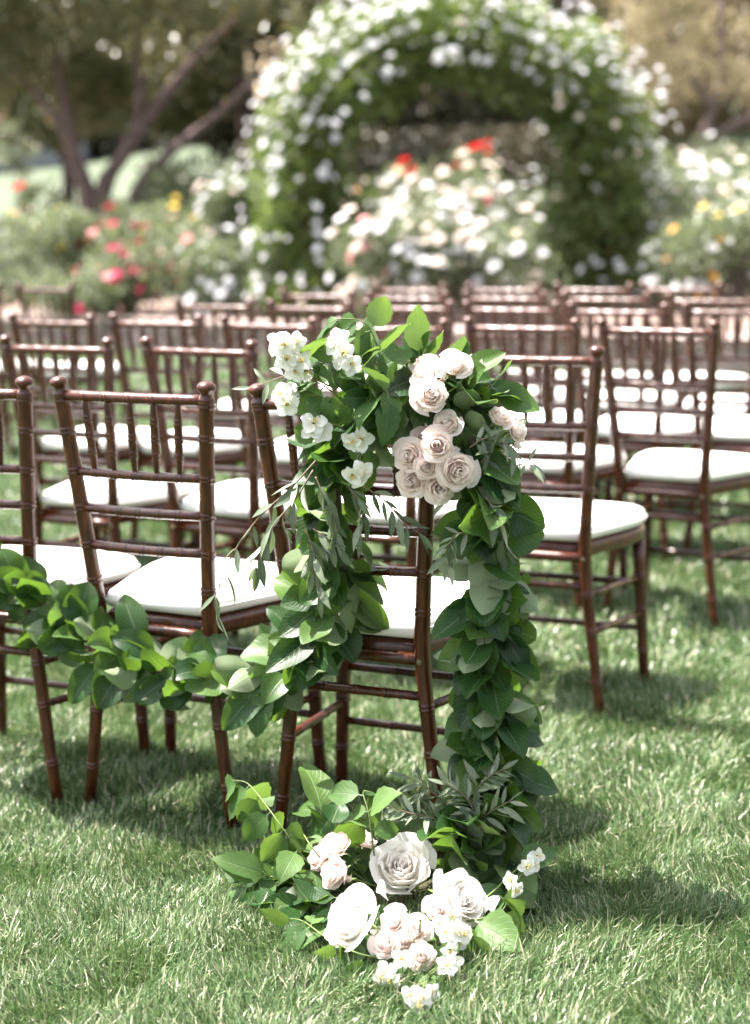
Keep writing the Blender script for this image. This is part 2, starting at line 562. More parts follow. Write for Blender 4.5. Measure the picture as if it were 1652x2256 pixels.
def chair_meshes():
    out = []   # (name, mesh, material, children)
    zr = [0.882, 0.728, 0.653, 0.576]
    for side in (-1, 1):
        path = (0.885, lambda z, sd=side: post_at(z, sd))
        V, F = turned(path, lambda t: 0.0118 + 0.0034 * min(1, t * 2.2) , [0.10, 0.225, 0.315, 0.50, 0.576, 0.653, 0.728, 0.81, 0.875], 14, 14)
        prof = [(.880, .0150), (.884, .0172), (.888, .0150), (.893, .0112), (.897, .0118), (.901, .0155), (.905, .0182), (.909, .0186), (.913, .0172), (.917, .0125), (.9195, .006), (.9203, .0012)]
        fV, fF = tube([post_at(z, side) for z, _ in prof], [r for _, r in prof], 16)
        sc = post_at(0.405, side) + Vector((0, -0.0145, 0))
        sV, sF = tube([sc + Vector((0, .004, 0)), sc + Vector((0, -.0012, 0)), sc + Vector((0, -.002, 0))], [.006, .006, .003], 10)
        out.append(('rear_post', mesh_py('rear_post', V, F), M_WOOD, [('finial', mesh_py('finial', fV, fF), M_WOOD), ('screw', mesh_py('screw', sV, sF), M_BRASS)]))
    for side in (-1, 1):
        a, b = Vector((side * .178, .315, .405)), Vector((side * .197, .322, 0))
        V, F = turned(line(a, b), lambda t: 0.0168 - 0.004 * t, [0.10, 0.19, 0.30], 12, 6)
        out.append(('front_leg', mesh_py('front_leg', V, F), M_WOOD, []))
    bow = [0.010, 0.014, 0.014, 0.014]
    for i, z in enumerate(zr):
        a, b = post_at(z, -1), post_at(z, 1)
        L, fn = line(a, b, Vector((0, -bow[i], 0)))
        if i < 2:
            nodes = [L * q for q in (.18, .34, .50, .66, .82)]
        else:
            nodes = [L * q for q in (.2, .35, .5, .65, .8)]
        V, F = turned((L, fn), (lambda t: 0.0112) if i == 0 else (lambda t: 0.0096), nodes, 10, 10, .7)
        out.append(('top_rail' if i == 0 else 'back_rail', mesh_py('rail', V, F), M_WOOD, []))
    for q in (.18, .34, .50, .66, .82):
        def on(z, bw):
            a, b = post_at(z, -1), post_at(z, 1)
            return a.lerp(b, q) + Vector((0, -bw * 4 * q * (1 - q), 0))
        pa, pb = on(zr[1], bow[1]), on(zr[0], bow[0])
        V, F = turned(line(pa, pb), lambda t: 0.0044 + 0.0042 * math.sin(math.pi * min(max(t, 0), 1)) ** 0.8, [.042, .076, .110], 8, 10, .75)
        out.append(('spindle', mesh_py('spindle', V, F), M_WOOD, []))
    # seat outline: rear narrow, front wide and rounded
    def outline(inset, n=48):
        key = [(-.118, .004), (-.128, .03), (-.158, .12), (-.188, .22), (-.199, .29), (-.182, .345), (-.11, .368), (0, .374)]
        key = key + [(-x, y) for x, y in key[-2::-1]]
        pts = spline([(x, y, 0) for x, y in key], n)
        c = Vector((0, .2, 0))
        res = []
        for i, p in enumerate(pts):
            t = pts[min(i + 1, n - 1)] - pts[max(i - 1, 0)]
            nrm = Vector((-t.y, t.x, 0)).normalized()
            if nrm.dot(p - c) > 0:
                nrm = -nrm
            q = p + nrm * inset if abs(inset) < .015 else Vector((p.x * (1 - inset * 5.2), .19 + (p.y - .19) * (1 - inset * 5.2), 0))
            if i in (0, n - 1) and abs(inset) < .015:
                q.x = p.x * (1 - inset * 4)
                q.y = p.y + inset
            res.append(q)
        return res
    def stack(layers, z0, top_center=None, bot_cap=True):
        V, F = [], []
        n = 48
        for ins, z in layers:
            V += [Vector((p.x, p.y, z0 + z)) for p in outline(ins)]
        for i in range(len(layers) - 1):
            for k in range(n):
                k2 = (k + 1) % n
                F.append((i * n + k, i * n + k2, (i + 1) * n + k2, (i + 1) * n + k))
        li = (len(layers) - 1) * n
        ci = len(V)
        V.append(Vector((0, .19, z0 + (top_center if top_center is not None else layers[-1][1]))))
        for k in range(n):
            F.append((li + k, li + (k + 1) % n, ci))
        F.append(tuple(range(n))[::-1])
        return V, [f[::-1] for f in F]
    V, F = stack([(.012, 0), (.002, .004), (0, .012), (0, .030), (.003, .036), (.012, .040)], .398, .040)
    out.append(('seat_frame', mesh_py('seat_frame', V, F), M_WOOD, []))
    V, F = stack([(.02, 0), (.006, .004), (-.001, .012), (-.002, .020), (.001, .030), (.008, .039), (.022, .046), (.05, .0505), (.09, .053)], .4385, .0545)
    cush = mesh_py('seat_cushion', V, F)
    pts = [Vector((p.x, p.y, .4385 + .0205)) for p in outline(-.0025)]
    pV, pF = tube(pts, .0022, 6)
    out.append(('seat_cushion', cush, M_CUSH, [('piping', mesh_py('piping', pV, pF), M_CUSH)]))
    def fl(z, s):
        t = (.405 - z) / .405
        return Vector((s * (.178 + .019 * t), .315 + .007 * t, z))
    for s in (-1, 1):
        for za, zb in ((.315, .300), (.225, .205)):
            V, F = turned(line(post_at(za, s), fl(zb, s)), lambda t: .0088, [.11, .21], 8, 4, .7)
            out.append(('side_stretcher', mesh_py('stretcher', V, F), M_WOOD, []))
    for z in (.285, .165):
        V, F = turned(line(fl(z, -1), fl(z, 1)), lambda t: .0088, [.12, .25], 8, 4, .7)
        out.append(('front_stretcher', mesh_py('stretcher', V, F), M_WOOD, []))
    V, F = turned(line(post_at(.335, -1), post_at(.335, 1)), lambda t: .0092, [.07, .135, .2], 8, 4, .8)
    out.append(('rear_stretcher', mesh_py('stretcher', V, F), M_WOOD, []))
    V, F = turned(line(post_at(.405, -1) + Vector((0, .002, 0)), post_at(.405, 1) + Vector((0, .002, 0))), lambda t: .0125, [], 8, 4)
    out.append(('seat_rail', mesh_py('seat_rail', V, F), M_WOOD, []))
    return out

def kids(o, table):
    return table.get(o.name, [])

proto_parts = []
rows = {
    'the row that carries the garland': [(-.037, 3.143, .429), (-.450, 3.356, .483), (-.840, 3.520, .404)],
    'the second row': [(.381, 4.070, .422), (-.03, 4.33, .45), (-.426, 4.473, .578), (-.83, 4.65, .50)],
    'the third row': [(.847, 4.959, .579), (.47, 5.16, .50), (.08, 5.24, .44), (-.30, 5.45, .58), (-.69, 5.70, .51), (-1.06, 5.84, .55)],
    'the fourth row': [(1.25, 5.81, .47), (.87, 5.93, .55), (.52, 6.16, .50), (.16, 6.36, .52), (-.21, 6.48, .53), (-.59, 6.74, .53)],
    'the fifth row': [(1.32, 6.55, .49), (.945, 6.80, .52), (.565, 7.00, .52), (.17, 7.15, .48), (-.21, 7.50, .50)],
    'the row nearest the arch': [(1.38, 7.55, .52), (1.01, 7.66, .54), (.62, 7.78, .54), (.20, 7.93, .53)],
}
ordn = ['', 'second', 'third', 'fourth', 'fifth', 'sixth']
chair_list = []
for rn, lst in rows.items():
    for i, c in enumerate(lst):
        if i == 0:
            lb = 'dark wooden chair with white cushion at the right end of ' + rn
        else:
            lb = 'dark wooden chair, %s from the right in %s' % (ordn[i], rn)
        chair_list.append((c, lb))
chair_list[0] = (chair_list[0][0], 'dark wooden ballroom chair draped with the flower garland over its back')
chair_list[1] = (chair_list[1][0], 'dark wooden ballroom chair beside the garlanded one, leaf swag across its seat back')
chair_list.append(((-1.63, 8.75, .55), 'dark wooden ballroom chair standing apart at far left before the stone edging'))
chair_list.append(((-2.04, 8.95, .55), 'dark wooden ballroom chair cut by the left edge, farthest from the garland'))

chair_protos = chair_meshes()
first = None
for (x, y, yaw), lb in chair_list:
    e = empty('ballroom_chair', (x, y, 0), -yaw)
    tag(e, lb, 'chair', 'dark wooden ballroom chairs set out in rows on the lawn')
    if first is None:
        first = []
        for nm, me, mt, ch in chair_protos:
            o = link(nm, me, e, mt)
            cc = [link(a, b, o, c_) for a, b, c_ in ch]
            first.append((o, cc))
    else:
        for o, cc in first:
            q = o.copy()
            COL.objects.link(q)
            q.parent = e
            for c_ in cc:
                q2 = c_.copy()
                COL.objects.link(q2)
                q2.parent = q

# ------------------------------------------------------------------ leaf meshes
def leaf_mesh(name, L, W, fold, curl, wave, prof, nx=4, ny=8, serr=0.0, petiole=0.12, seed=0, droop=0.0):
    rn = random.Random(seed)
    V, F, U = [], [], []
    ph = rn.uniform(0, 6)
    tw = rn.uniform(-.35, .35)
    ang = 0.0
    yy, zz = petiole * L, 0.0
    for j in range(ny + 1):
        t = j / ny
        w = prof(t) * W * .5
        if serr and 0 < j < ny:
            w *= 1 + serr * (1 if j % 2 else -1)
        if j:
            ang = -curl * (t ** 1.3) - droop * t
            yy += math.cos(ang) * L / ny
            zz += math.sin(ang) * L / ny
        for i in range(nx + 1):
            s = (i / nx) * 2 - 1
            x = s * w
            dz = abs(s) * w * fold + wave * W * math.sin(t * 9 + ph + (2.0 if s > 0 else 0)) * abs(s) ** 2
            rot = tw * t
            x2 = x * math.cos(rot) - dz * math.sin(rot) * .6
            dz2 = dz + x * math.sin(rot)
            V.append((x2, yy - dz2 * math.sin(ang), zz + dz2 * math.cos(ang)))
            U.append((i / nx, t))
    for j in range(ny):
        for i in range(nx):
            k = j * (nx + 1) + i
            F.append((k, k + 1, k + nx + 2, k + nx + 1))
    b = len(V)
    pw = W * .022
    V += [(-pw, 0, 0), (pw, 0, 0), (pw, petiole * L + .002, .0008), (-pw, petiole * L + .002, .0008)]
    U += [(.5, 0), (.5, 0), (.5, 0), (.5, 0)]
    F.append((b, b + 1, b + 2, b + 3))
    return mesh_py(name, V, F, True, U)

def p_salal(t):
    return max(0.0, (math.sin(math.pi * min(1, t * .985 + .01) ** .82)) ** .60) * (1 - .22 * t ** 6)

def p_mock(t):
    return max(0.0, (math.sin(math.pi * t ** .72)) ** .85) * (1 - .2 * t ** 3)

def p_olive(t):
    return max(0.02, math.sin(math.pi * min(t, 1) ** .85) ** .9)

SALAL, MOCK, OLIVE = [], [], []
for k in range(16):
    me = leaf_mesh('salal_leaf', random.uniform(.070, .108), random.uniform(.054, .080), random.uniform(.04, .55), random.uniform(-.5, 1.3), random.uniform(.02, .085), p_salal, 4, 9, 0, .1, k)
    me.materials.append(M_SALAL); SALAL.append(me)
for k in range(7):
    me = leaf_mesh('mock_leaf', random.uniform(.055, .072), random.uniform(.034, .046), random.uniform(.08, .35), random.uniform(.1, 1.3), .03, p_mock, 4, 10, .045, .12, 50 + k)
    me.materials.append(M_MOCK); MOCK.append(me)
for k in range(5):
    me = leaf_mesh('olive_leaf', random.uniform(.044, .060), random.uniform(.011, .015), random.uniform(.1, .4), random.uniform(-.1, .6), .01, p_olive, 2, 7, 0, .07, 90 + k)
    me.materials.append(M_OLIVE); OLIVE.append(me)

def put(parent, name, me, M):
    """M is in world axes, relative to the parent's location"""
    o = bpy.data.objects.new(name, me)
    COL.objects.link(o)
    o.parent = parent
    o.matrix_basis = M
    return o

def rel(parent, p):
    return Vector(p) - Vector(parent.location)

def frames(pts):
    n = len(pts)
    return [(pts[min(i + 1, n - 1)] - pts[max(i - 1, 0)]).normalized() for i in range(n)]

TOCAM = Vector((0, -1, .35)).normalized()

FLOWERS = []      # (centre, radius) of blooms that leaves must not cover

def clear(pts, extra=.006):
    for p in pts:
        d = Vector(p) - EYE
        for c, r in FLOWERS:
            e = c - EYE
            if d.length < e.length + r * .8 and (d.normalized() - e.normalized()).length * e.length < r + extra:
                return False
    return True

def garland(name, label, cat, pts, nleaf, droop=0.3, tau=(20, 100), rad=.02, scl=(.85, 1.15), group=None, rope=.008, face=1.0):
    root = empty(name, pts[0])
    tag(root, label, cat, group)
    P = spline(pts, 160)
    T = frames(P)
    V, F = tube([rel(root, p) for p in P[::2]], rope, 8)
    link('stem', mesh_py('garland_stem', V, F), root, M_ROPE)
    nbun = max(1, nleaf // 9)
    bun = [((b + .5 + random.uniform(-.28, .28)) / nbun, random.uniform(-1, 1), random.uniform(.75, 1.3)) for b in range(nbun)]
    for k in range(nleaf):
        bc, bside, bsz = bun[k * nbun // nleaf]
        for tries in range(14):
            f = min(.995, max(.0, bc + random.gauss(0, .30) / nbun))
            i = min(int(f * 159), 158)
            p, t = P[i], T[i]
            a = t.orthogonal().normalized()
            best = None
            for _ in range(2):
                n = Matrix.Rotation(random.uniform(0, 2 * math.pi), 3, t) @ a
                sc_ = n.dot(Vector((bside * .6, -1, .1))) + random.uniform(0, 2.2)
                if best is None or sc_ > best[0]: best = (sc_, n)
            n = best[1]
            ta = math.radians(random.uniform(*tau))
            ax = t * math.cos(ta) + n * math.sin(ta)
            ax = (ax + Vector((random.gauss(0, .25), random.gauss(0, .2), random.gauss(0, .25) - droop * random.uniform(.2, 1.6)))).normalized()
            nm = n * .7 - t * .25 + Vector((0, -face, face * .55)) + Vector((random.gauss(0, .55), random.gauss(0, .45), random.gauss(0, .55)))
            if random.random() < .2: nm = -nm
            loc = p + n * random.uniform(.0, 1.2) * rad * bsz - ax * random.uniform(0, .02)
            L = random.choice(SALAL)
            sc = random.uniform(*scl) * (.85 + .15 * bsz)
            if clear([loc + ax * .03 * sc, loc + ax * .065 * sc, loc + ax * .105 * sc], .01): break
        else:
            continue
        put(root, 'leaf', L, basis(ax, nm, loc - Vector(root.location), sc))
    return root

# ------------------------------------------------------------------ roses
def petal_mesh(name, R, H, half, close, lip, seed, nu=7, nv=7, notch=.0, mat=None, point=0.0):
    """petal of a cup: radius R at mid height, total height H, half angular width, close<1 leans in at top, lip curls out"""
    rn = random.Random(seed)
    V, F, U = [], [], []
    j1, j2 = rn.uniform(-.08, .08), rn.uniform(0, 6)
    for j in range(nv + 1):
        v = j / nv
        for i in range(nu + 1):
            s = (i / nu) * 2 - 1
            vt = v * (1 - .30 * abs(s) ** 2.6 + point * (1 - abs(s)) ** 2 * .18 - .18 * point)
            wid = half * (.42 + .58 * math.sin(min(1, vt * 1.15) * math.pi * .5)) * (1.0 - .12 * vt ** 4)
            phi = s * wid + j1 * vt
            r = R * (.10 + .90 * math.sin(min(1.0, vt * 1.55) * math.pi * .5) ** .8)
            k = min(1.0, max(0.0, (vt - .25) / .40))
            r *= 1 + (close - 1) * k * k * (3 - 2 * k)
            lipk = max(0.0, (v - .62) / .38)
            r += lip * R * lipk ** 1.5 * (1 - .25 * abs(s))
            r += .035 * R * math.sin(s * 5 + j2) * v + .03 * R * math.sin(s * 7 + j2 * 1.7) * lipk
            z = H * vt - lip * H * .22 * lipk ** 2
            V.append((r * math.cos(phi), r * math.sin(phi), z))
            U.append((i / nu, v))
    for j in range(nv):
        for i in range(nu):
            k = j * (nu + 1) + i
            F.append((k, k + 1, k + nu + 2, k + nu + 1))
    me = mesh_py(name, V, F, True, U)
    if mat: me.materials.append(mat)
    return me

def rose_kind(inner, outer, rings):
    """rings: (count, R, H, half, close, lip, zoff, inner?)"""
    out = []
    for i, (c, R, H, hf, cl, lp, zo, inn, pt) in enumerate(rings):
        ms = [petal_mesh('rose_petal', R * (1 + (-.05, .0, .06)[q]), H * (1 + (.04, -.05, .02)[q]), hf * (1 + (.1, -.08, 0)[q]), cl, lp * (1, .6, 1.35)[q], i * 10 + q, (10 if R > .6 else 7) if R > .3 else 5, (10 if R > .6 else 7) if R > .3 else 5, 0, inner if inn else outer, pt) for q in range(3)]
        out.append((c, ms, zo))
    return out

# unit roses: overall radius ~ 1, height ~1; each ring hugs the one inside it and flares at the lip
def rings(Rs, Hs, ns, lips, inner, pts, zo):
    out = []
    for i, R in enumerate(Rs):
        cl = .45 if i == 0 else min(1.0, .95 * Rs[i - 1] / R)
        hf = math.pi / ns[i] * (1.55 if i < 3 else 1.4)
        out.append((ns[i], R, Hs[i], min(1.7, hf), cl, lips[i], zo * (1 - i / len(Rs)), i < inner, pts[i]))
    return out
SPRAY = rose_kind(M_PBLUSH_IN, M_PBLUSH, rings(
    (.11, .20, .29, .38, .47, .56, .65, .74, .83, .92), (1.0, 1.0, .99, .97, .94, .90, .85, .78, .68, .55), (3, 3, 4, 4, 5, 5, 5, 6, 5, 5),
    (.03, .07, .10, .12, .13, .14, .16, .20, .26, .32), 5, (0, 0, 0, 0, .2, .2, .4, .6, .8, 1.0), .10))
GARDEN = rose_kind(M_PCREAM_IN, M_PCREAM, rings(
    (.13, .23, .33, .43, .52, .61, .69, .77, .85, .92), (.80, .81, .82, .83, .84, .85, .86, .86, .82, .70), (4, 5, 5, 6, 6, 6, 5, 5, 5, 4),
    (.05, .08, .10, .11, .11, .12, .13, .15, .22, .36), 5, (0, 0, 0, 0, 0, .1, .2, .3, .4, .6), .03))
BUD = rose_kind(M_PBLUSH_IN, M_PBLUSH, [
    (3, .22, 1.25, 1.4, .55, .03, .05, 1, 0), (3, .42, 1.22, 1.25, .62, .04, .02, 0, 0), (4, .60, 1.1, 1.0, .72, .10, 0, 0, .5)])

def calyx_mesh():
    V, F = tube([(0, 0, -.32), (0, 0, -.22), (0, 0, -.08), (0, 0, .02)], [.08, .17, .2, .12], 10)
    for k in range(5):
        a = 2 * math.pi * k / 5
        b = len(V)
        c, s = math.cos(a), math.sin(a)
        for (r, w, z) in ((.12, .13, 0), (.45, .14, .02), (.75, .08, -.05), (.98, .0, -.18)):
            V.append(Vector((c * r - s * w, s * r + c * w, z)))
            V.append(Vector((c * r + s * w, s * r - c * w, z)))
        for q in range(3):
            F.append((b + 2 * q, b + 2 * q + 1, b + 2 * q + 3, b + 2 * q + 2))
    me = mesh_py('calyx', V, F)
    me.materials.append(M_STEM)
    return me
CALYX = calyx_mesh()
STEMSEG = None

def rose(kind, p, R, facing, label, cat='rose', name='rose', group=None, stem_to=None):
    R *= .97
    root = empty(name, p)
    tag(root, label, cat, group)
    FLOWERS.append((Vector(p), R * 1.12))
    f = Vector(facing).normalized()
    B = zbasis(f, random.uniform(0, 6.28), -f * (R * .62), R)
    ph = random.uniform(0, 6)
    for c, ms, zo in kind:
        ph += 1.1
        for k in range(c):
            a = ph + 2 * math.pi * k / c + random.gauss(0, .09)
            L = Matrix.Translation((0, 0, zo)) @ Matrix.Rotation(a, 4, 'Z') @ Matrix.Rotation(random.gauss(0, .06), 4, 'Y') @ Matrix.Rotation(random.gauss(0, .05), 4, 'X') @ Matrix.Diagonal((1, 1, random.uniform(.93, 1.07), 1))
            put(root, 'petal', random.choice(ms), B @ L)
    put(root, 'calyx', CALYX, B)
    if stem_to is not None:
        a = -f * (R * .85)
        b = rel(root, stem_to)
        mid = a - f * (b - a).length * .35
        V, F = tube(spline([a, (a + mid) / 2, mid * .5 + b * .5, b], 8), max(.0016, R * .05), 6)
        link('stem', mesh_py('rose_stem', V, F), root, M_STEM)
    return root

S = 1 / F_PX
def rpx(d, y):           # pixel diameter at depth -> metres radius
    return d * .5 * S * y * 1.02

G_TOP = 'blush spray roses at the chair top'
hub1 = at(985, 900, 3.0)
hub2 = at(975, 1000, 3.0)
top_roses = [
    (1003, 797, 2.955, 72, (.25, -.75, .75), 'blush rose at the upper right tip of the chair bouquet', hub1),
    (942, 797, 3.000, 70, (-.2, -.35, 1), 'half-hidden blush rose at the top rear of the chair bouquet, facing up', hub1),
    (936, 829, 2.965, 76, (-.45, -.8, .6), 'blush rose with open heart just above the rounded pink-centred one', hub1),
    (951, 868, 2.940, 80, (.12, -.95, .30), 'round blush rose with pink centre, lowest of the upper bunch', hub1),
    (980, 930, 2.950, 66, (-.25, -.75, .60), 'single blush rose tilted upward between the upper and lower bunches', hub2),
    (963, 982, 2.925, 80, (-.05, -1, .22), 'pointed-petal blush rose with deep pink heart topping the lower bunch', hub2),
    (899, 1004, 2.945, 74, (-.35, -.95, .18), 'blush rose at the left edge of the lower bunch, beside the dark spindle', hub2),
    (941, 1028, 2.930, 62, (-.1, -1, .1), 'small ruffled blush rose in the middle of the lower bunch', hub2),
    (1010, 1038, 2.925, 88, (.15, -1, .0), 'large blush rose at the right side of the lower bunch', hub2),
    (907, 1061, 2.945, 78, (-.25, -1, .0), 'blush rose at the lower left corner of the lower bunch', hub2),
    (969, 1076, 2.940, 80, (.0, -1, -.05), 'blush rose at the very bottom of the lower bunch', hub2),
    (925, 958, 2.985, 48, (-.3, -.8, .3), 'shaded blush rose tucked behind the pointed-petal rose', hub2),
    (1103, 914, 2.955, 58, (.35, -.6, .75), 'pale rose above the olive leaves at the right of the bouquet', at(1060, 1000, 2.98)),
    (1144, 948, 2.965, 58, (.8, -.6, .25), 'pale rose farthest right on the chair, beside the next chair back', at(1080, 1010, 2.98)),
]
for u, v, y, d, fc, lb, st in top_roses:
    y -= .03
    rose(SPRAY, at(u, v, y), rpx(d, y), fc, lb, 'rose', 'spray_rose', G_TOP, st)
for u, v, y, d, fc, lb, st in [
    (893, 790, 2.985, 38, (-.25, -.4, 1), 'small blush rosebud opening at the upper left of the bouquet', hub1),
    (873, 777, 3.0, 27, (-.5, -.3, 1), 'tight rosebud farthest left at the top of the bouquet', hub1),
    (975, 838, 2.945, 27, (.3, -.8, .3), 'tiny pink bud between the two upper right roses', hub1),
    (1140, 982, 2.96, 32, (.7, -.7, -.2), 'hanging pale bud under the farthest right rose', at(1080, 1000, 2.98)),
    (1105, 1000, 2.965, 36, (.1, -1, -.2), 'greenish bud among olive leaves right of the big blush rose', at(1080, 1000, 2.98))]:
    rose(BUD, at(u, v, y), rpx(d, y) * .95, fc, lb, 'rosebud', 'rose_bud', 'rosebuds in the garland', st)

gz = .045
G_GR = 'roses in the bouquet on the grass'
ghub = atz(900, 1975, .03)
big = [
    (884, 1905, .10, 140, (.05, -.7, .8), 'big cream garden rose at the top centre of the ground bouquet'),
    (766, 2020, .085, 136, (-.62, -.5, .65), 'big cream garden rose turned left at the lower left of the ground bouquet'),
    (1020, 1975, .085, 138, (.62, -.55, .6), 'big cream garden rose turned right at the right of the ground bouquet'),
]
for u, v, z, d, fc, lb in big:
    p = atz(u, v, z)
    rose(GARDEN, p, rpx(d, p.y), fc, lb, 'rose', 'garden_rose', 'big cream roses on the grass', ghub)
lh = atz(820, 1950, .05)
for u, v, z, d, fc, lb, st in [
    (736, 1855, .13, 80, (-.3, -.3, 1), 'pale ruffled rose on a stem, topmost at the left of the ground bouquet', lh),
    (697, 1886, .10, 72, (-.8, -.4, .5), 'pale rose farthest left in the ground bouquet', lh),
    (731, 1922, .09, 78, (-.6, -.6, .4), 'pale rose lowest of the left stemmed group, above the left cream rose', lh),
    (800, 1842, .12, 70, (.4, .1, .9), 'pale rose behind light leaves left of the top cream rose', lh),
    (868, 2026, .075, 74, (-.15, -.7, .75), 'blush rose under the fallen white petal, left of the small middle trio', ghub),
    (917, 2046, .07, 70, (.1, -.75, .7), 'blush rose in the middle of the lower ground bunch', ghub),
    (963, 1999, .085, 64, (.2, -.7, .75), 'blush rose nestled against the right cream rose', ghub),
    (848, 2077, .06, 72, (-.2, -.75, .65), 'blush rose at the lower left of the ground bunch, next to the left cream rose', ghub),
    (888, 2073, .05, 50, (0, -.8, .6), 'smallest blush rose wedged between two others at the bottom', ghub),
    (931, 2103, .05, 70, (.1, -.75, .65), 'blush rose lowest and nearest in the ground bouquet', ghub)]:
    p = atz(u, v, z)
    rose(SPRAY, p, rpx(d, p.y), fc, lb, 'rose', 'spray_rose', G_GR, st)
for u, v, z, d, fc, lb in [
    (766, 1935, .08, 34, (-.5, -.7, .4), 'closed green-white bud between the left group and the top cream rose'),
    (925, 2020, .10, 22, (0, -.6, .8), 'tiny white bud above the middle blush rose'),
    (912, 2062, .085, 20, (0, -.8, .6), 'tiny white bud beside the smallest blush rose'),
    (822, 2053, .075, 24, (-.5, -.6, .6), 'tiny pink bud against the left cream rose')]:
    p = atz(u, v, z)
    rose(BUD, p, rpx(d, p.y), fc, lb, 'rosebud', 'rose_bud', 'rosebuds in the garland', ghub)

# swag along the near row, climbing the left side of the garlanded chair
SW = [(980, 835, 3.03), (905, 842, 3.02), (835, 890, 3.02), (780, 965, 3.03), (745, 1050, 3.05), (745, 1150, 3.06), (750, 1250, 3.07), (735, 1330, 3.09), (690, 1410, 3.12), (620, 1468, 3.15),
      (520, 1495, 3.19), (400, 1488, 3.24), (280, 1450, 3.29), (180, 1400, 3.34), (90, 1330, 3.39), (0, 1262, 3.44), (-110, 1190, 3.50)]
garland('leaf_swag', 'long swag of broad green leaves slung along the near chair backs', 'garland', [at(*q) for q in SW], 290, .30, rad=.032, scl=(.75, 1.1))
CS = [(955, 838, 2.99), (1005, 880, 2.975), (1035, 960, 2.965), (1055, 1060, 2.96), (1078, 1160, 2.96), (1080, 1290, 2.965), (1072, 1400, 2.97), (1082, 1510, 2.975), (1075, 1620, 2.975), (1095, 1720, 2.97), (1080, 1790, 2.95), (1045, 1845, 2.90), (1000, 1885, 2.86)]
garland('leaf_cascade', 'thick cascade of dark green leaves hanging to the grass below the roses', 'garland', [at(*q) for q in CS], 255, .22, (25, 105), .026, (.85, 1.15))

# leafy bed under the flowers on the grass
def ground_bunch():
    c = atz(885, 1960, .03)
    root = empty('ground_leaf_bunch', (c.x, c.y, 0))
    tag(root, 'bunch of broad green leaves lying on the grass beneath the big cream roses', 'foliage')
    V, F = tube([rel(root, atz(1060, 1860, .04)), rel(root, atz(980, 1930, .035)), rel(root, atz(880, 1985, .03)), rel(root, atz(760, 1975, .03)), rel(root, atz(640, 1960, .03))], .008, 8)
    link('stem', mesh_py('bunch_stem', V, F), root, M_ROPE)
    spots = []
    for k in range(120):
        a = random.uniform(0, 2 * math.pi)
        r = math.sqrt(random.random())
        u = 870 + 250 * r * math.cos(a)
        v = 1960 + 120 * r * math.sin(a)
        z = random.uniform(.012, .05) + .04 * (1 - r)
        spots.append((u, v, z, a, r))
    for u, v, z, a, r in spots:
        p = atz(u, v, z)
        ax = Vector((math.cos(a) + random.gauss(0, .5), -math.sin(a) + random.gauss(0, .5), random.uniform(-.15, .35))).normalized()
        if not clear([p, p + ax * .05, p + ax * .1]): continue
        nm = Vector((random.gauss(0, .35), -.35 + random.gauss(0, .35), 1))
        put(root, 'leaf', random.choice(SALAL), basis(ax, nm, rel(root, p), random.uniform(.75, 1.05)))
    return root
ground_bunch()

# ------------------------------------------------------------------ sprigs
def blossom_petal(seed):
    rn = random.Random(seed)
    V, F, U = [], [], []
    nu, nv = 4, 5
    for j in range(nv + 1):
        t = j / nv
        for i in range(nu + 1):
            s = i / nu * 2 - 1
            w = .47 * math.sin(math.pi * min(1, .12 + t * .80)) ** .7 * (1 - .1 * t)
            tt = t * (1 - .10 * (1 - abs(s)) ** 2 * (t > .8)) * (1 - .16 * abs(s) ** 2)
            V.append((.12 + tt * .95, s * w, .08 + .20 * t ** 1.2 + .10 * s * s - .20 * t ** 4 + .03 * rn.uniform(-1, 1)))
            U.append((i / nu, t))
    for j in range(nv):
        for i in range(nu):
            k = j * (nu + 1) + i
            F.append((k, k + 1, k + nu + 2, k + nu + 1))
    me = mesh_py('blossom_petal', V, F, True, U)
    me.materials.append(M_PWHITE)
    return me
BP = [blossom_petal(k) for k in range(4)]
V, F = [], []
for k in range(16):
    a = random.uniform(0, 6.28)
    r = random.uniform(.05, .33)
    tube([(0, 0, .1), (r * math.cos(a) * .8, r * math.sin(a) * .8, .36), (r * math.cos(a), r * math.sin(a), .46), (r * math.cos(a), r * math.sin(a), .52)], [.018, .018, .05, .035], 4, True, V, F)
STAM = mesh_py('stamens', V, F)
STAM.materials.append(M_STAMEN)
V, F = tube([(0, 0, -.5), (0, 0, -.15), (0, 0, .02), (0, 0, .14)], [.05, .10, .17, .12], 6)
RECEP = mesh_py('receptacle', V, F)
RECEP.materials.append(M_STEM)

def blossom(root, p, R, facing, n=None):
    f = Vector(facing).normalized()
    b = put(root, 'blossom', RECEP, zbasis(f, random.uniform(0, 6), rel(root, p), R))
    n = n or random.choice((4, 5, 5))
    op = random.uniform(-.02, .32)
    for k in range(n):
        o = bpy.data.objects.new('petal', random.choice(BP))
        COL.objects.link(o)
        o.parent = b
        o.matrix_basis = Matrix.Rotation(2 * math.pi * k / n + random.gauss(0, .08), 4, 'Z') @ Matrix.Rotation(op + random.gauss(0, .2), 4, 'Y')
    o = bpy.data.objects.new('stamens', STAM)
    COL.objects.link(o)
    o.parent = b
    o.scale = (.78, .78, .85)
    return b

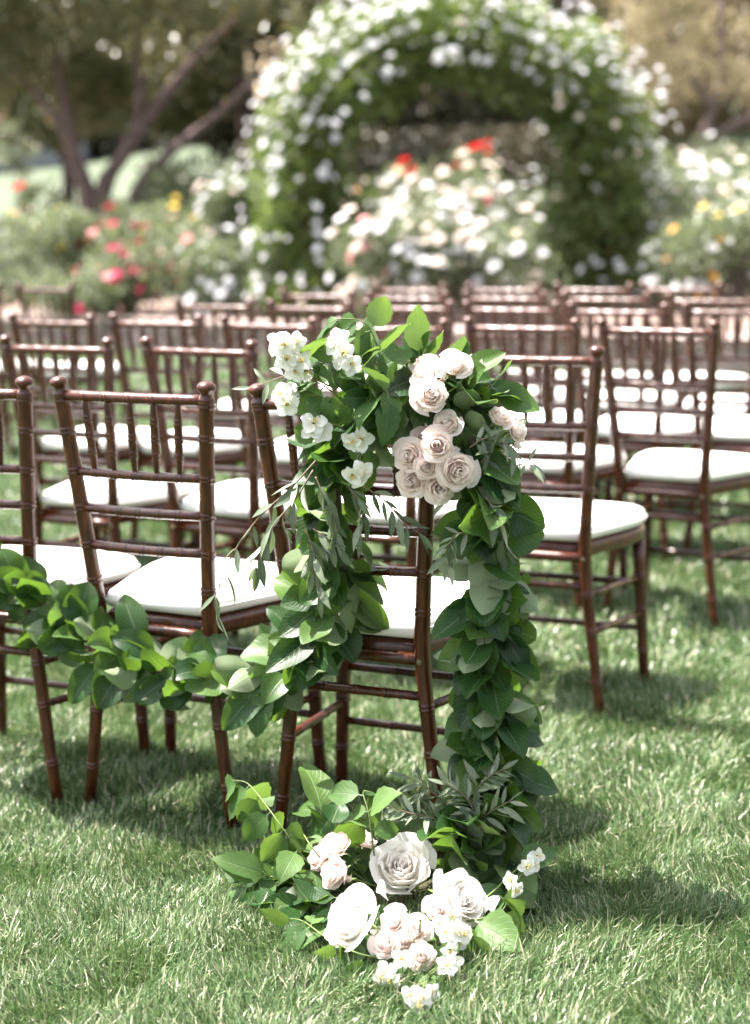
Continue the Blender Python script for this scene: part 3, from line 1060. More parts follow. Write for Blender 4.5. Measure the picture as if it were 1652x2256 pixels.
def sprig(name, label, cat, pts, leaves, n, lscale=1.0, angle=50, flat=.5, r=.0018, mat=None, group=None, start=.1, droop=.25, pair=True, blooms=(), bR=.0225, twigs=0):
    pts = [Vector(p) for p in pts]
    for bp, bf in blooms: FLOWERS.append((Vector(bp), bR * .8))
    root = empty(name, pts[0])
    tag(root, label, cat, group)
    P = spline(pts, 40)
    T = frames(P)
    V, F = tube([rel(root, p) for p in P], [r * (1 - .6 * i / 39) for i in range(40)], 6)
    hub = [P[int(20 + 19 * random.random())] for _ in blooms]
    for (bp, bf), h in zip(blooms, hub):
        tube(spline([rel(root, h), rel(root, h).lerp(rel(root, bp), .6) + Vector((0, 0, .004)), rel(root, bp) - Vector(bf).normalized() * .008], 6), r * .6, 5, True, V, F)
    link('stem', mesh_py('sprig_stem', V, F), root, mat or M_TWIG)
    for k in range(n):
        f = start + (1 - start) * ((k // 2 * 2 if pair else k) + .5) / n
        i = min(39, int(f * 39))
        t = T[i]
        side = t.cross(TOCAM)
        side = side.normalized() if side.length > .05 else Vector((1, 0, 0))
        side = Matrix.Rotation(random.gauss(0, .7), 3, t) @ side
        if k % 2: side = -side
        a = math.radians(random.gauss(angle, 12))
        if k >= n - 1: a = math.radians(8)
        ax = t * math.cos(a) + side * math.sin(a) + Vector((0, 0, -droop * random.uniform(.3, 1.4)))
        nm = TOCAM * flat + Vector((random.gauss(0, .5), random.gauss(0, .5), .5 + random.gauss(0, .4)))
        ax.normalize()
        LL = (.065 if leaves is MOCK else .10 if leaves is SALAL else .05) * lscale
        for q in range(6):
            if clear([P[i] + ax * LL * .35, P[i] + ax * LL * .7, P[i] + ax * LL], -.004): break
            ax = (ax + Vector((random.gauss(0, .8), random.gauss(0, .5), random.gauss(0, .8)))).normalized()
        else:
            continue
        put(root, 'leaf', random.choice(leaves), basis(ax, nm, rel(root, P[i]), lscale * random.uniform(.7, 1.15)))
    for bp, bf in blooms:
        blossom(root, bp, bR * random.uniform(.9, 1.1), bf)
    return root

def A(*q): return [at(*p) for p in q]
def Z(*q): return [atz(*p) for p in q]
def fc(x=0., z=.2): return (x + random.gauss(0, .22), -1, z + random.gauss(0, .22))
OL, MO = 'olive twigs tucked into the garland', 'mock orange sprigs tucked into the garland'
sprig('olive_sprig', 'long olive twig trailing left in front of the white cushion', 'olive twig', A((700, 1010, 3.0), (640, 1075, 2.99), (575, 1135, 2.99), (525, 1200, 3.0), (490, 1270, 3.0), (472, 1330, 3.02), (490, 1375, 3.02)), OLIVE, 14, 1.0, 45, group=OL, droop=.7)
sprig('olive_sprig', 'silvery olive twig hanging down beside the left dark post', 'olive twig', A((690, 1035, 2.98), (650, 1100, 2.97), (600, 1160, 2.96), (575, 1215, 2.96), (560, 1265, 2.97)), OLIVE, 14, 1.1, 40, group=OL, droop=.8)
sprig('olive_sprig', 'silvery olive twig in full sun at the middle of the left drape', 'olive twig', A((695, 1050, 2.96), (715, 1095, 2.95), (735, 1140, 2.95), (745, 1185, 2.95)), OLIVE, 12, 1.05, 32, group=OL, droop=.5)
sprig('olive_sprig', 'olive twig fanning out below the white blossom pair', 'olive twig', A((760, 1065, 2.96), (790, 1100, 2.95), (800, 1140, 2.95), (790, 1190, 2.95)), OLIVE, 12, 1.0, 38, group=OL, droop=.5)
sprig('olive_sprig', 'thin olive twig reaching right across the dark chair rails', 'olive twig', A((800, 1070, 2.97), (850, 1105, 2.96), (890, 1150, 2.95), (940, 1185, 2.95)), OLIVE, 12, 1.0, 35, group=OL, droop=.45)
sprig('olive_sprig', 'silvery olive twig lowest on the left drape', 'olive twig', A((675, 1170, 2.98), (690, 1215, 2.97), (690, 1260, 2.96), (705, 1315, 2.96)), OLIVE, 13, 1.05, 36, group=OL, droop=.5)
sprig('olive_sprig', 'second silvery twig against the left post at seat height', 'olive twig', A((690, 1165, 2.97), (715, 1180, 2.96), (745, 1205, 2.95)), OLIVE, 7, .95, 30, group=OL, droop=.35)
sprig('olive_sprig', 'drooping grey-green leaf tuft on the upper cascade', 'olive twig', A((1070, 1095, 2.90), (1092, 1130, 2.88), (1105, 1170, 2.88), (1112, 1225, 2.89)), OLIVE, 9, 1.25, 22, group=OL, droop=.8)
sprig('olive_sprig', 'small-leaved twig with bright tips left of the cascade', 'olive twig', A((1045, 1165, 2.90), (1005, 1180, 2.88), (985, 1210, 2.88), (990, 1250, 2.89)), OLIVE, 14, .85, 45, group=OL)
sprig('olive_sprig', 'pale olive twig spilling right of the blush roses', 'olive twig', A((1035, 985, 2.93), (1070, 965, 2.91), (1110, 975, 2.90), (1140, 1010, 2.90)), OLIVE, 14, .85, 45, group=OL, droop=.5)
sprig('olive_sprig', 'dense twig below the pale right-hand rose', 'olive twig', A((1060, 1020, 2.93), (1085, 985, 2.91), (1100, 960, 2.91)), OLIVE, 12, .85, 50, group=OL, droop=.6)
sprig('olive_sprig', 'fine twig jutting right with drooping pale leaves at its end', 'olive twig', A((1060, 1045, 2.95), (1110, 1032, 2.93), (1150, 1022, 2.92), (1170, 1018, 2.92)), OLIVE, 5, .75, 60, group=OL, start=.75, droop=1.2)
sprig('olive_sprig', 'thin twig with few dark leaves at the upper left over the chair corner', 'olive twig', A((790, 792, 2.98), (720, 798, 2.97), (660, 815, 2.96), (600, 838, 2.96), (545, 856, 2.96)), OLIVE, 9, .8, 62, group=OL, start=.3, droop=-.1)
G_OL = 'olive twigs on the grass'
for pts, n, lb in [
    (A((1030, 1840, 2.94), (985, 1775, 2.92), (940, 1735, 2.90), (900, 1712, 2.90)), 24, 'olive twig on the grass pointing up left behind the cream rose'),
    (A((1045, 1840, 2.92), (1040, 1770, 2.88), (1065, 1720, 2.86), (1115, 1690, 2.86)), 24, 'olive twig leaning on the foot of the leaf cascade'),
    (A((1020, 1850, 2.92), (960, 1805, 2.88), (900, 1790, 2.87), (845, 1772, 2.88)), 22, 'olive twig lying left above the top cream rose'),
    (A((1060, 1860, 2.90), (1050, 1800, 2.87), (1020, 1750, 2.86), (975, 1722, 2.86)), 24, 'bushy olive twig between the grass bouquet and the cascade'),
    (A((1000, 1860, 2.90), (1040, 1815, 2.86), (1085, 1785, 2.84), (1130, 1760, 2.84)), 18, 'short olive twig across the cascade end')]:
    sprig('olive_sprig', lb, 'olive twig', pts, OLIVE, n, .78, 48, group=G_OL, droop=.05)

def bl(*q):   # (u,v,y,fx,fz)
    return [(at(u, v, y), fc(fx, fz)) for u, v, y, fx, fz in q]
def blz(*q):
    return [(atz(u, v, z), fc(fx, fz)) for u, v, z, fx, fz in q]
sprig('mock_orange_sprig', 'white blossom cluster at the upper left above the chair finial', 'flower sprig', A((725, 850, 2.97), (690, 830, 2.96), (665, 800, 2.95), (640, 780, 2.95)), MOCK, 4, .9, 50, group=MO, mat=M_STEM,
      blooms=bl((612, 752, 2.94, -.3, .6), (627, 757, 2.92, 0, .2), (650, 755, 2.94, .4, .2), (642, 773, 2.93, .2, .2), (630, 790, 2.92, -.2, .0), (665, 795, 2.93, .3, .1), (650, 818, 2.93, -.2, -.1), (672, 815, 2.94, .2, -.3), (608, 762, 2.95, -.8, .1)))
sprig('mock_orange_sprig', 'white blossom cluster beside the bright top leaves', 'flower sprig', A((800, 850, 2.98), (790, 810, 2.96), (770, 780, 2.95), (752, 765, 2.94)), MOCK, 5, 1.05, 50, group=MO, mat=M_STEM,
      blooms=bl((742, 760, 2.93, 0, .2), (745, 750, 2.95, -.1, .7), (757, 778, 2.92, .1, .1), (750, 790, 2.93, -.2, -.1), (773, 803, 2.92, .2, .1)))
sprig('mock_orange_sprig', 'small white blossom group in front of the top rail', 'flower sprig', A((720, 880, 2.97), (690, 870, 2.95), (660, 870, 2.95), (640, 880, 2.94)), MOCK, 4, .9, 55, group=MO, mat=M_STEM,
      blooms=bl((622, 868, 2.93, -.3, .3), (636, 866, 2.94, .2, .6), (632, 890, 2.92, 0, .0)))
sprig('mock_orange_sprig', 'three white blossoms over the second rail at the left', 'flower sprig', A((760, 950, 2.97), (740, 935, 2.95), (715, 935, 2.94), (698, 940, 2.94)), MOCK, 5, .9, 55, group=MO, mat=M_STEM,
      blooms=bl((691, 931, 2.92, 0, .5), (686, 945, 2.92, -.1, .1), (706, 948, 2.93, .4, .0)))
sprig('mock_orange_sprig', 'dangling white blossom pair in the centre of the left drape', 'flower sprig', A((785, 940, 2.96), (790, 975, 2.93), (792, 1005, 2.92), (790, 1030, 2.92)), MOCK, 3, .8, 40, group=MO, mat=M_STEM,
      blooms=bl((778, 970, 2.92, -.4, -.1), (795, 968, 2.92, .3, .1), (778, 1045, 2.91, -.1, -.2), (797, 1038, 2.91, .3, .0), (790, 1052, 2.92, .1, -.4)))
sprig('mock_orange_sprig', 'arching stem with bright leaves, highest point of the chair bouquet', 'flower sprig', A((850, 850, 3.0), (838, 790, 2.99), (818, 730, 2.98), (790, 705, 2.98), (745, 703, 2.98), (725, 712, 2.98)), MOCK, 9, 1.05, 40, group=MO, mat=M_STEM, start=.2, droop=.5)
sprig('mock_orange_sprig', 'tuft of large limp light green leaves hanging at the bouquet centre', 'flower sprig', A((850, 840, 2.97), (852, 860, 2.94), (855, 880, 2.92)), MOCK, 9, 1.35, 60, group=MO, mat=M_STEM, start=.0, droop=1.1)
sprig('mock_orange_sprig', 'broad green leaves standing behind the white blossoms at left', 'flower sprig', A((770, 900, 2.98), (740, 870, 2.97), (705, 845, 2.96), (670, 835, 2.96)), MOCK, 8, 1.25, 55, group=MO, mat=M_STEM, start=.05, droop=.2)
sprig('mock_orange_sprig', 'upright bright leaves left of the rosebuds', 'flower sprig', A((820, 880, 2.98), (815, 840, 2.97), (825, 810, 2.97), (795, 785, 2.97)), MOCK, 8, 1.1, 45, group=MO, mat=M_STEM, start=.05, droop=.1)
sprig('salal_sprig', 'glossy dark leaves to the right of the upper blush roses', 'leaf sprig', A((1000, 920, 2.98), (1040, 890, 2.97), (1075, 860, 2.97), (1095, 835, 2.98)), SALAL, 11, .85, 45, group=MO, mat=M_STEM, start=.05, droop=.1)
sprig('salal_sprig', 'pale leaf pair rising behind the topmost blush rose', 'leaf sprig', A((930, 850, 3.01), (925, 800, 3.01), (925, 770, 3.01)), MOCK, 4, 1.2, 40, group=MO, mat=M_STEM, start=.3, droop=0)
MG = 'mock orange sprigs on the grass'
sprig('mock_orange_sprig', 'limp leafy stem arching up at the far left of the ground bouquet', 'flower sprig', Z((715, 1940, .04), (670, 1890, .10), (620, 1820, .16), (580, 1765, .19), (545, 1725, .21), (510, 1718, .21)), MOCK, 14, 1.25, 55, group=MG, mat=M_STEM, start=.1, droop=1.3)
sprig('mock_orange_sprig', 'low leafy stem lying left across the lawn', 'flower sprig', Z((740, 1960, .04), (660, 1950, .06), (590, 1930, .06), (530, 1950, .05)), MOCK, 14, 1.35, 50, group=MG, mat=M_STEM, droop=.3)
sprig('mock_orange_sprig', 'wilting leaf stem beside the left stemmed roses', 'flower sprig', Z((740, 1930, .05), (690, 1870, .12), (655, 1830, .13), (610, 1880, .09)), MOCK, 10, 1.15, 45, group=MG, mat=M_STEM, droop=.7)
sprig('mock_orange_sprig', 'curled light leaves standing above the left stemmed roses', 'flower sprig', Z((830, 1930, .06), (820, 1850, .15), (812, 1790, .20), (800, 1745, .23), (820, 1745, .23)), MOCK, 8, 1.15, 45, group=MG, mat=M_STEM, start=.3, droop=.6)
sprig('mock_orange_sprig', 'upright broad leaves behind the left stemmed roses', 'flower sprig', Z((760, 1900, .07), (735, 1840, .13), (715, 1800, .15), (700, 1790, .15)), SALAL, 6, .95, 40, group=MG, mat=M_STEM, droop=0)
sprig('mock_orange_sprig', 'blossom stem pointing right past the right cream rose', 'flower sprig', Z((1040, 2000, .06), (1090, 1960, .08), (1130, 1920, .10), (1175, 1890, .12)), MOCK, 6, 1.1, 50, group=MG, mat=M_STEM,
      blooms=blz((1160, 1908, .12, -.1, .2), (1172, 1903, .12, .3, .2), (1183, 1885, .125, .5, .4), (1128, 1940, .10, -.4, 0), (1135, 1958, .09, .2, -.2)), bR=.017)
sprig('mock_orange_sprig', 'bright serrated leaves below the right cream rose', 'flower sprig', Z((1020, 2030, .05), (1070, 2020, .06), (1110, 2000, .06), (1120, 1960, .09)), MOCK, 8, 1.4, 50, group=MG, mat=M_STEM, droop=.1)
sprig('mock_orange_sprig', 'white blossom cluster right of the lowest blush roses', 'flower sprig', Z((930, 2050, .05), (960, 2040, .07), (1000, 2040, .08), (1040, 2060, .06)), MOCK, 5, 1.1, 55, group=MG, mat=M_STEM,
      blooms=blz((970, 2033, .09, 0, .4), (997, 2020, .09, .2, .4), (983, 2053, .08, -.2, .2), (1008, 2050, .085, .1, .3), (1022, 2058, .08, .5, .2), (990, 2090, .06, .3, -.2), (1010, 2075, .06, .2, 0)), bR=.018)
sprig('mock_orange_sprig', 'budded stem sprawling left below the left cream rose', 'flower sprig', Z((850, 2110, .03), (790, 2100, .05), (720, 2065, .06), (670, 2030, .06), (640, 2022, .06)), MOCK, 7, 1.15, 60, group=MG, mat=M_STEM, droop=.3)
sprig('mock_orange_sprig', 'white blossoms nearest the grass below the lowest blush rose', 'flower sprig', Z((900, 2090, .03), (880, 2115, .04), (855, 2140, .03)), MOCK, 2, .9, 60, group=MG, mat=M_STEM,
      blooms=blz((884, 2111, .05, 0, .5), (852, 2137, .04, -.1, .4), (842, 2150, .035, -.3, .1), (862, 2158, .03, .1, -.2)), bR=.017)
sprig('mock_orange_sprig', 'separate blossom stem lying on the lawn, lowest in the picture', 'flower sprig', Z((1020, 2080, .04), (985, 2110, .04), (950, 2140, .035), (925, 2185, .03)), MOCK, 4, 1.2, 50, group=MG, mat=M_STEM,
      blooms=blz((985, 2128, .045, .1, .5), (1000, 2120, .045, .3, .5), (905, 2190, .03, -.4, .3), (930, 2195, .035, .1, .4), (945, 2185, .035, .4, .3), (925, 2210, .025, 0, 0)), bR=.019)
# two fallen petals
def fallen(u, v, z, nrm, s, lb):
    p = atz(u, v, z)
    o = link('petal', petal_mesh('fallen_petal', .9, 1.0, .7, 1.0, .3, 5, 7, 7, 0, M_PCREAM, .9), None, None, zbasis(nrm, random.uniform(0, 6), p, s))
    o.name = 'fallen_petal'
    tag(o, lb, 'petal')
fallen(858, 1985, .10, (.4, -.3, .8), .028, 'loose white petal standing below the top cream rose')
fallen(1085, 2210, .012, (.2, -.5, .8), .026, 'white petal lying alone on the grass at the bottom')
fallen(1090, 2020, .05, (.2, -.7, .5), .028, 'creamy torn petal caught right of the white blossom cluster')

# ------------------------------------------------------------------ stone edging
M_STONE = simple_mat('pink_sandstone', (0.22, 0.165, 0.15), (0.42, 0.34, 0.31), 9, 0.9, 0.6, 0.02)
def stone_mesh(seed):
    rn = random.Random(seed)
    V, F = [], []
    n = 10
    for z, k in ((-.5, .86), (-.42, .98), (.36, 1.0), (.5, .84)):
        for i in range(n):
            a = 2 * math.pi * i / n
            c, s = math.cos(a), math.sin(a)
            q = (abs(c) ** 5 + abs(s) ** 5) ** (-1 / 5)
            j = 1 + rn.uniform(-.08, .08)
            V.append((c * q * .5 * k * j, s * q * .5 * k * j, z + rn.uniform(-.05, .05)))
    for l in range(3):
        for i in range(n):
            i2 = (i + 1) % n
            F.append((l * n + i, l * n + i2, (l + 1) * n + i2, (l + 1) * n + i))
    F.append(tuple(range(n))[::-1])
    F.append(tuple(range(3 * n, 4 * n)))
    me = mesh_py('edging_stone', V, F, False)
    me.materials.append(M_STONE)
    return me
STN = [stone_mesh(k) for k in range(8)]
wr = empty('stone_edging', WALL_P)
tag(wr, 'low pinkish dry stone edging between the lawn and the rose beds', 'wall')
ang = math.atan2(WALL_D.y, WALL_D.x)
a0, a1 = -2.2, 8.4
for course, (h, dep, z0) in enumerate(((.13, .30, 0.0), (.12, .28, .13), (.055, .40, .25))):
    a = a0 + .1 * course
    while a < a1:
        L = random.uniform(.26, .5) * (1.25 if course == 2 else 1)
        M = Matrix.Translation(WALL_D * (a + L / 2) + WALL_N * (.16 + random.gauss(0, .012)) + Vector((0, 0, z0 + h / 2))) @ Matrix.Rotation(ang + random.gauss(0, .03), 4, 'Z') @ Matrix.Diagonal((L * .97, dep, h * random.uniform(.92, 1.0), 1))
        put(wr, 'stone', random.choice(STN), M)
        a += L

# ------------------------------------------------------------------ garden plants
def leaf_cloud(C, size, aspect=.55, up=.3, rnd=None, flat=None):
    """rhombic folded leaves at points C"""
    n = len(C)
    ax = RNG.normal(0, 1, (n, 3)); ax /= np.linalg.norm(ax, axis=1)[:, None]
    nm = RNG.normal(0, 1, (n, 3)); nm[:, 2] += up
    sd = np.cross(ax, nm); sd /= np.linalg.norm(sd, axis=1)[:, None] + 1e-9
    nn = np.cross(sd, ax)
    s = size * RNG.uniform(.6, 1.3, n)[:, None]
    a = C - ax * s * .5
    b = C + ax * s * .5
    l = C + sd * s * aspect * .5 + nn * s * .10
    r = C - sd * s * aspect * .5 + nn * s * .10
    V = np.stack([a, l, b, r], 1).reshape(-1, 3)
    i = np.arange(n)[:, None] * 4
    F = [i + np.array([[0, 1, 2]]), i + np.array([[0, 2, 3]])]
    rr = np.clip(RNG.beta(2, 2, n) if rnd is None else rnd, 0, 1)
    return V, F, np.repeat(rr, 4)

def cloud_obj(name, C, size, mat, parent, **kw):
    V, F, r = leaf_cloud(np.asarray(C), size, **kw)
    o = link(name, mesh_np(name, V, [np.concatenate(F)], {'rnd': r}), parent, mat)
    o['kind'] = 'stuff'
    return o

def ball(n, c, r, shell=.55):
    d = RNG.normal(0, 1, (n, 3)); d /= np.linalg.norm(d, axis=1)[:, None]
    k = shell + (1 - shell) * RNG.random(n) ** .7
    return np.asarray(c) + d * k[:, None] * np.asarray(r)

def bl_mesh(mat, seed):
    rn = random.Random(seed)
    V, F = [], []
    for ring, (c, r0, r1, z0, z1) in enumerate(((3, .05, .35, .1, .62), (5, .1, .72, .05, .55), (6, .1, 1.0, 0, .30))):
        for k in range(c):
            a = 2 * math.pi * k / c + ring * .5 + rn.uniform(-.1, .1)
            h = math.pi / c * 1.15
            b = len(V)
            for (r, z, w) in ((r0, z0, .5), (r1 * .75, (z0 + z1) * .5, 1), (r1, z1 + rn.uniform(-.1, .1), .8)):
                V.append((r * math.cos(a - h * w), r * math.sin(a - h * w), z))
                V.append((r * math.cos(a + h * w), r * math.sin(a + h * w), z))
            F += [(b, b + 1, b + 3, b + 2), (b + 2, b + 3, b + 5, b + 4)]
    me = mesh_py('garden_blossom', V, F)
    me.materials.append(mat)
    return me

def colour_petal(name, c, tf=.4):
    mt, nt, nd, lk = new_mat(name)
    inf = N(nt, 'ShaderNodeObjectInfo')
    hs = N(nt, 'ShaderNodeHueSaturation')
    hs.inputs['Color'].default_value = (*c, 1)
    lk.new(math_n(nt, 'ADD', math_n(nt, 'MULTIPLY', inf.outputs['Random'], 0.25), 0.85), hs.inputs['Value'])
    finish_leaf(nt, hs.outputs[0], hs.outputs[0], tf, .6, None, .2)
    return mt
COLS = {'white': (.80, .80, .82), 'ivory': (.80, .72, .66), 'yellow': (.87, .70, .18), 'gold': (.84, .58, .18), 'red': (.55, .01, .012), 'pink': (.62, .06, .18), 'crimson': (.30, .01, .05), 'blush': (.78, .48, .48), 'apricot': (.82, .58, .38), 'lemon': (.88, .78, .10)}
BLM = {k: [bl_mesh(colour_petal(k + '_garden_petal', c), q) for q in range(2)] for k, c in COLS.items()}

M_ARCHLEAF = attr_leaf_mat('arch_rose_leaf', [(0, (.040, .070, .020)), (.5, (.090, .132, .038)), (1, (.18, .21, .07))], (.24, .36, .04), .36, .4)
M_ROSELEAF = attr_leaf_mat('rose_bush_leaf', [(0, (.075, .105, .055)), (.5, (.13, .165, .095)), (1, (.21, .235, .155))], (.26, .32, .12), .38, .42)
M_TREELEAF = attr_leaf_mat('olive_tree_leaf', [(0, (.046, .056, .020)), (.5, (.092, .102, .038)), (.8, (.17, .155, .075)), (1, (.30, .21, .11))], (.28, .26, .10), .28, .27, spec=.7)
M_DRYLEAF = attr_leaf_mat('dry_tree_leaf', [(0, (.20, .165, .105)), (.45, (.32, .265, .165)), (.8, (.40, .345, .205)), (1, (.45, .33, .24))], (.43, .365, .20), .42, .5)
M_HEDGE = attr_leaf_mat('hedge_leaf', [(0, (.026, .027, .015)), (.6, (.054, .048, .026)), (1, (.12, .085, .05))], (.12, .11, .045), .2, .5)
M_BARK = simple_mat('grey_brown_bark', (.075, .050, .046), (.19, .14, .13), 14, .9, .8, .02)
M_ARCHFRAME = simple_mat('rusty_iron', (.05, .022, .012), (.12, .05, .025), 30, .7, .4)

def add_blossoms(parent, spots, size, kinds, weights=None):
    for p, nrm in spots:
        k = random.choices(kinds, weights)[0]
        put(parent, 'blossom', random.choice(BLM[k]), zbasis(nrm, random.uniform(0, 6.28), p, size * random.uniform(.75, 1.2)))

# --- rose arch with climbing rose
YA = 16.6
ac = at(1003, 600, YA)
ARX, AZS = 1.42, 1.55
abase = terr(ac.x, YA)
aroot = empty('garden_arch', (ac.x, YA, abase))
tag(aroot, 'rusty iron garden arch buried under the white climbing rose', 'arch')
ATOP = at(1003, 78, YA).z - abase
def arch_pt(t):
    """t 0..1 from left foot over the top to the right foot, local x,z"""
    zs = ATOP - ARX * .92
    seg = [zs, math.pi * ARX * .96, zs]
    L = sum(seg)
    s = t * L
    if s < seg[0]: return -ARX, s
    if s < seg[0] + seg[1]:
        a = math.pi * (1 - (s - seg[0]) / seg[1])
        return ARX * math.cos(a), zs + ARX * .92 * math.sin(a)
    return ARX, max(0, L - s)
for dy in (-.45, .45):
    V, F = tube([Vector((arch_pt(i / 40)[0], dy, arch_pt(i / 40)[1])) for i in range(41)], .02, 6)
    link('hoop', mesh_py('hoop', V, F), aroot, M_ARCHFRAME)
for i in range(3, 39, 3):
    x, z = arch_pt(i / 40)
    V, F = tube([(x, -.45, z), (x, .45, z)], .011, 6)
    link('rung', mesh_py('rung', V, F), aroot, M_ARCHFRAME)
climb = empty('climbing_rose', (ac.x, YA, abase))
tag(climb, 'climbing rose full of white blossoms covering the garden arch', 'climbing rose')
C = []
NCL = 330
bspots = []
for k in range(NCL):
    t = (k + random.random()) / NCL
    x, z = arch_pt(t)
    leg = z < ATOP - ARX
    rr = random.uniform(.20, .38)
    a = random.uniform(0, 6.28)
    rad = random.uniform(.1, .46) * (1 if leg else .85)
    nx, nz = (x, 0) if leg else (x, (z - (ATOP - ARX)))
    l = math.hypot(nx, nz) or 1
    ctr = np.array([x + nx / l * rad * math.cos(a), random.uniform(-.62, .5), max(.1, z + nz / l * rad * math.cos(a) + (.06 if not leg else 0))])
    C.append(ball(int(92 * (rr / .28) ** 2), ctr, (rr, rr, rr * .9), .45))
C = np.concatenate(C)
cloud_obj('foliage', C, .088, M_ARCHLEAF, climb, aspect=.6, up=.6)
V, F = [], []
for k in range(14):
    x0 = random.choice((-1, 1))
    ts = [random.uniform(0, .03) + q * random.uniform(.09, .13) for q in range(4)]
    if x0 > 0: ts = [1 - q for q in ts]
    pts = [Vector((arch_pt(q)[0] + random.gauss(0, .12), random.uniform(-.5, .4), arch_pt(q)[1])) for q in ts]
    V, F = tube(spline(pts, 14), .012, 5)
    link('cane', mesh_py('cane', V, F), climb, M_BARK)
for k in range(290):
    # most blossoms sit on the outside and the top, more on the left leg
    while True:
        t = random.random()
        x, z = arch_pt(t)
        wgt = .14 + 1.1 * max(0, (z / ATOP - .40)) + (.2 if x < -ARX * .6 else 0)
        if random.random() < wgt: break
    leg = z < ATOP - ARX
    nx, nz = (x, 0) if leg else (x, z - (ATOP - ARX))
    l = math.hypot(nx, nz) or 1
    o = random.choice((1, 1, .8, .5, .1, -.5)) if not leg else random.choice((1, .9, .5, .1, -.3, -.7))
    rad = random.uniform(.35, .60) * o
    yy = random.uniform(-.85, .2) if o > .5 else random.uniform(-.92, -.62)
    p = Vector((x + nx / l * rad, yy, max(.15, z + nz / l * rad)))
    nrm = Vector((nx / l * o + random.gauss(0, .4) - .2, -.6 + random.gauss(0, .4), nz / l * max(o, 0) + .5))
    bspots.append((p, nrm))
add_blossoms(climb, bspots, .042, ['white', 'ivory'], [8, 1])
# the smaller blooms past the limit: one mesh
bV, bF = [], []
src = BLM['white'][0]
sv = [v.co.copy() for v in src.vertices]
sf = [tuple(p.vertices) for p in src.polygons]
for k in range(420):
    t = random.uniform(.18, .80) if random.random() < .85 else random.random()
    x, z = arch_pt(t)
    leg = z < ATOP - ARX
    nx, nz = (x, 0) if leg else (x, z - (ATOP - ARX))
    l = math.hypot(nx, nz) or 1
    rad = random.choice((1, 1, .8, .5, -.2)) * random.uniform(.3, .62)
    p = Vector((x + nx / l * rad, random.uniform(-.9, -.1), z + nz / l * rad))
    Mx = zbasis((nx / l * .6 - .3 + random.gauss(0, .4), -.5, nz / l + .6), random.uniform(0, 6), p, random.uniform(.028, .042))
    b0_ = len(bV)
    bV += [Mx @ v for v in sv]
    bF += [tuple(b0_ + i for i in f) for f in sf]
o_ = link('small_blossoms', mesh_py('small_blossoms', bV, bF), climb, colour_petal('small_white_petal', COLS['white']))
o_['kind'] = 'stuff'

# --- rose bushes
def bush(u, v, y, w, h, label, kinds, weights, nb, size=.056, mat=None, name='rose_bush', leafn=2600, group='rose bushes in the beds', dep=None, lsize=.075, topbias=.3):
    """u,v: pixel of the crown centre used only to find the place; stands on the ground at depth y"""
    c = at(u, v, y)
    gz_ = terr(c.x, y)
    root = empty(name, (c.x, y, gz_))
    tag(root, label, 'rose bush', group)
    dep = dep or w * .8
    top = max(.35, c.z - gz_ + h / 2)
    bot = max(.12, c.z - gz_ - h / 2)
    C = []
    ncl = 16
    sh = []
    for k in range(ncl):
        cx = random.uniform(-.42, .42) * w
        cy = random.uniform(-.42, .42) * dep
        cz = bot + (top - bot) * random.uniform(.1, .88)
        r = random.uniform(.22, .36) * min(w, top)
        r = min(r, .42)
        C.append(ball(leafn // ncl, (cx, cy, cz), (r, r, r * .9), .3))
        sh.append((cx, cy, cz, r))
    cloud_obj('foliage', np.concatenate(C), lsize, mat or M_ROSELEAF, root, up=.4)
    for k in range(6):
        cx, cy, cz, r = random.choice(sh)
        V, F = tube(spline([(random.gauss(0, .06), random.gauss(0, .06), 0), (cx * .4, cy * .4, cz * .5), (cx, cy, cz + r * .6)], 6), [.014, .012, .01, .008, .006, .004], 5)
        link('cane', mesh_py('cane', V, F), root, M_BARK)
    spots = []
    for k in range(nb):
        cx, cy, cz, r = random.choice(sh)
        d = Vector((random.gauss(0, 1), random.gauss(-.5, .8), random.gauss(topbias, .8))).normalized()
        spots.append((Vector((cx, cy, cz)) + d * r * random.uniform(1.0, 1.2), d + Vector((-.3, 0, .9))))
    add_blossoms(root, spots, size, kinds, weights)
    return root

bush(905, 520, 17.6, 1.3, 1.05, 'white rose bush left of centre inside the arch opening', ['white', 'ivory', 'apricot'], [6, 5, 1], 190, topbias=-.1)
bush(1040, 505, 17.9, 1.3, 1.2, 'tallest white rose bush at the centre of the arch opening', ['white', 'ivory', 'blush'], [6, 6, 1], 230, topbias=-.1)
bush(1140, 510, 17.4, 1.0, 1.15, 'white rose bush at the right of the arch opening with pink blooms', ['white', 'ivory', 'pink'], [6, 5, .3], 160, topbias=-.1)
bush(985, 590, 17.2, 1.3, .75, 'low white rose bush in front of the arch opening', ['white', 'ivory'], [2, 3], 120, topbias=0)
bush(1120, 585, 17.15, .9, .75, 'low rose bush with lemon yellow blooms between the arch legs', ['lemon', 'white', 'pink'], [3, 2, 1], 9, .06)
bush(880, 585, 15.2, .95, .8, 'blush-white rose bush in front of the arch opening, beside the left leg', ['white', 'ivory', 'blush'], [4, 4, 1], 95, topbias=.1)
bush(1065, 592, 15.0, 1.1, .75, 'creamy rose bush in front of the arch opening, toward the right leg', ['ivory', 'white'], [1, 1], 105, topbias=.1)
bush(835, 585, 17.2, .6, .8, 'narrow pale rose bush beside the left arch leg', ['ivory', 'white', 'apricot'], [3, 3, 1], 18)
bush(1045, 352, 19.4, .5, .22, 'red rose bush showing through the arch above the white roses', ['red'], None, 5, .07, leafn=260)
bush(915, 395, 19.0, .6, .25, 'dark red roses behind the white bush at the left of the opening', ['red', 'crimson', 'apricot'], [2, 1, 1], 5, .06, leafn=300)
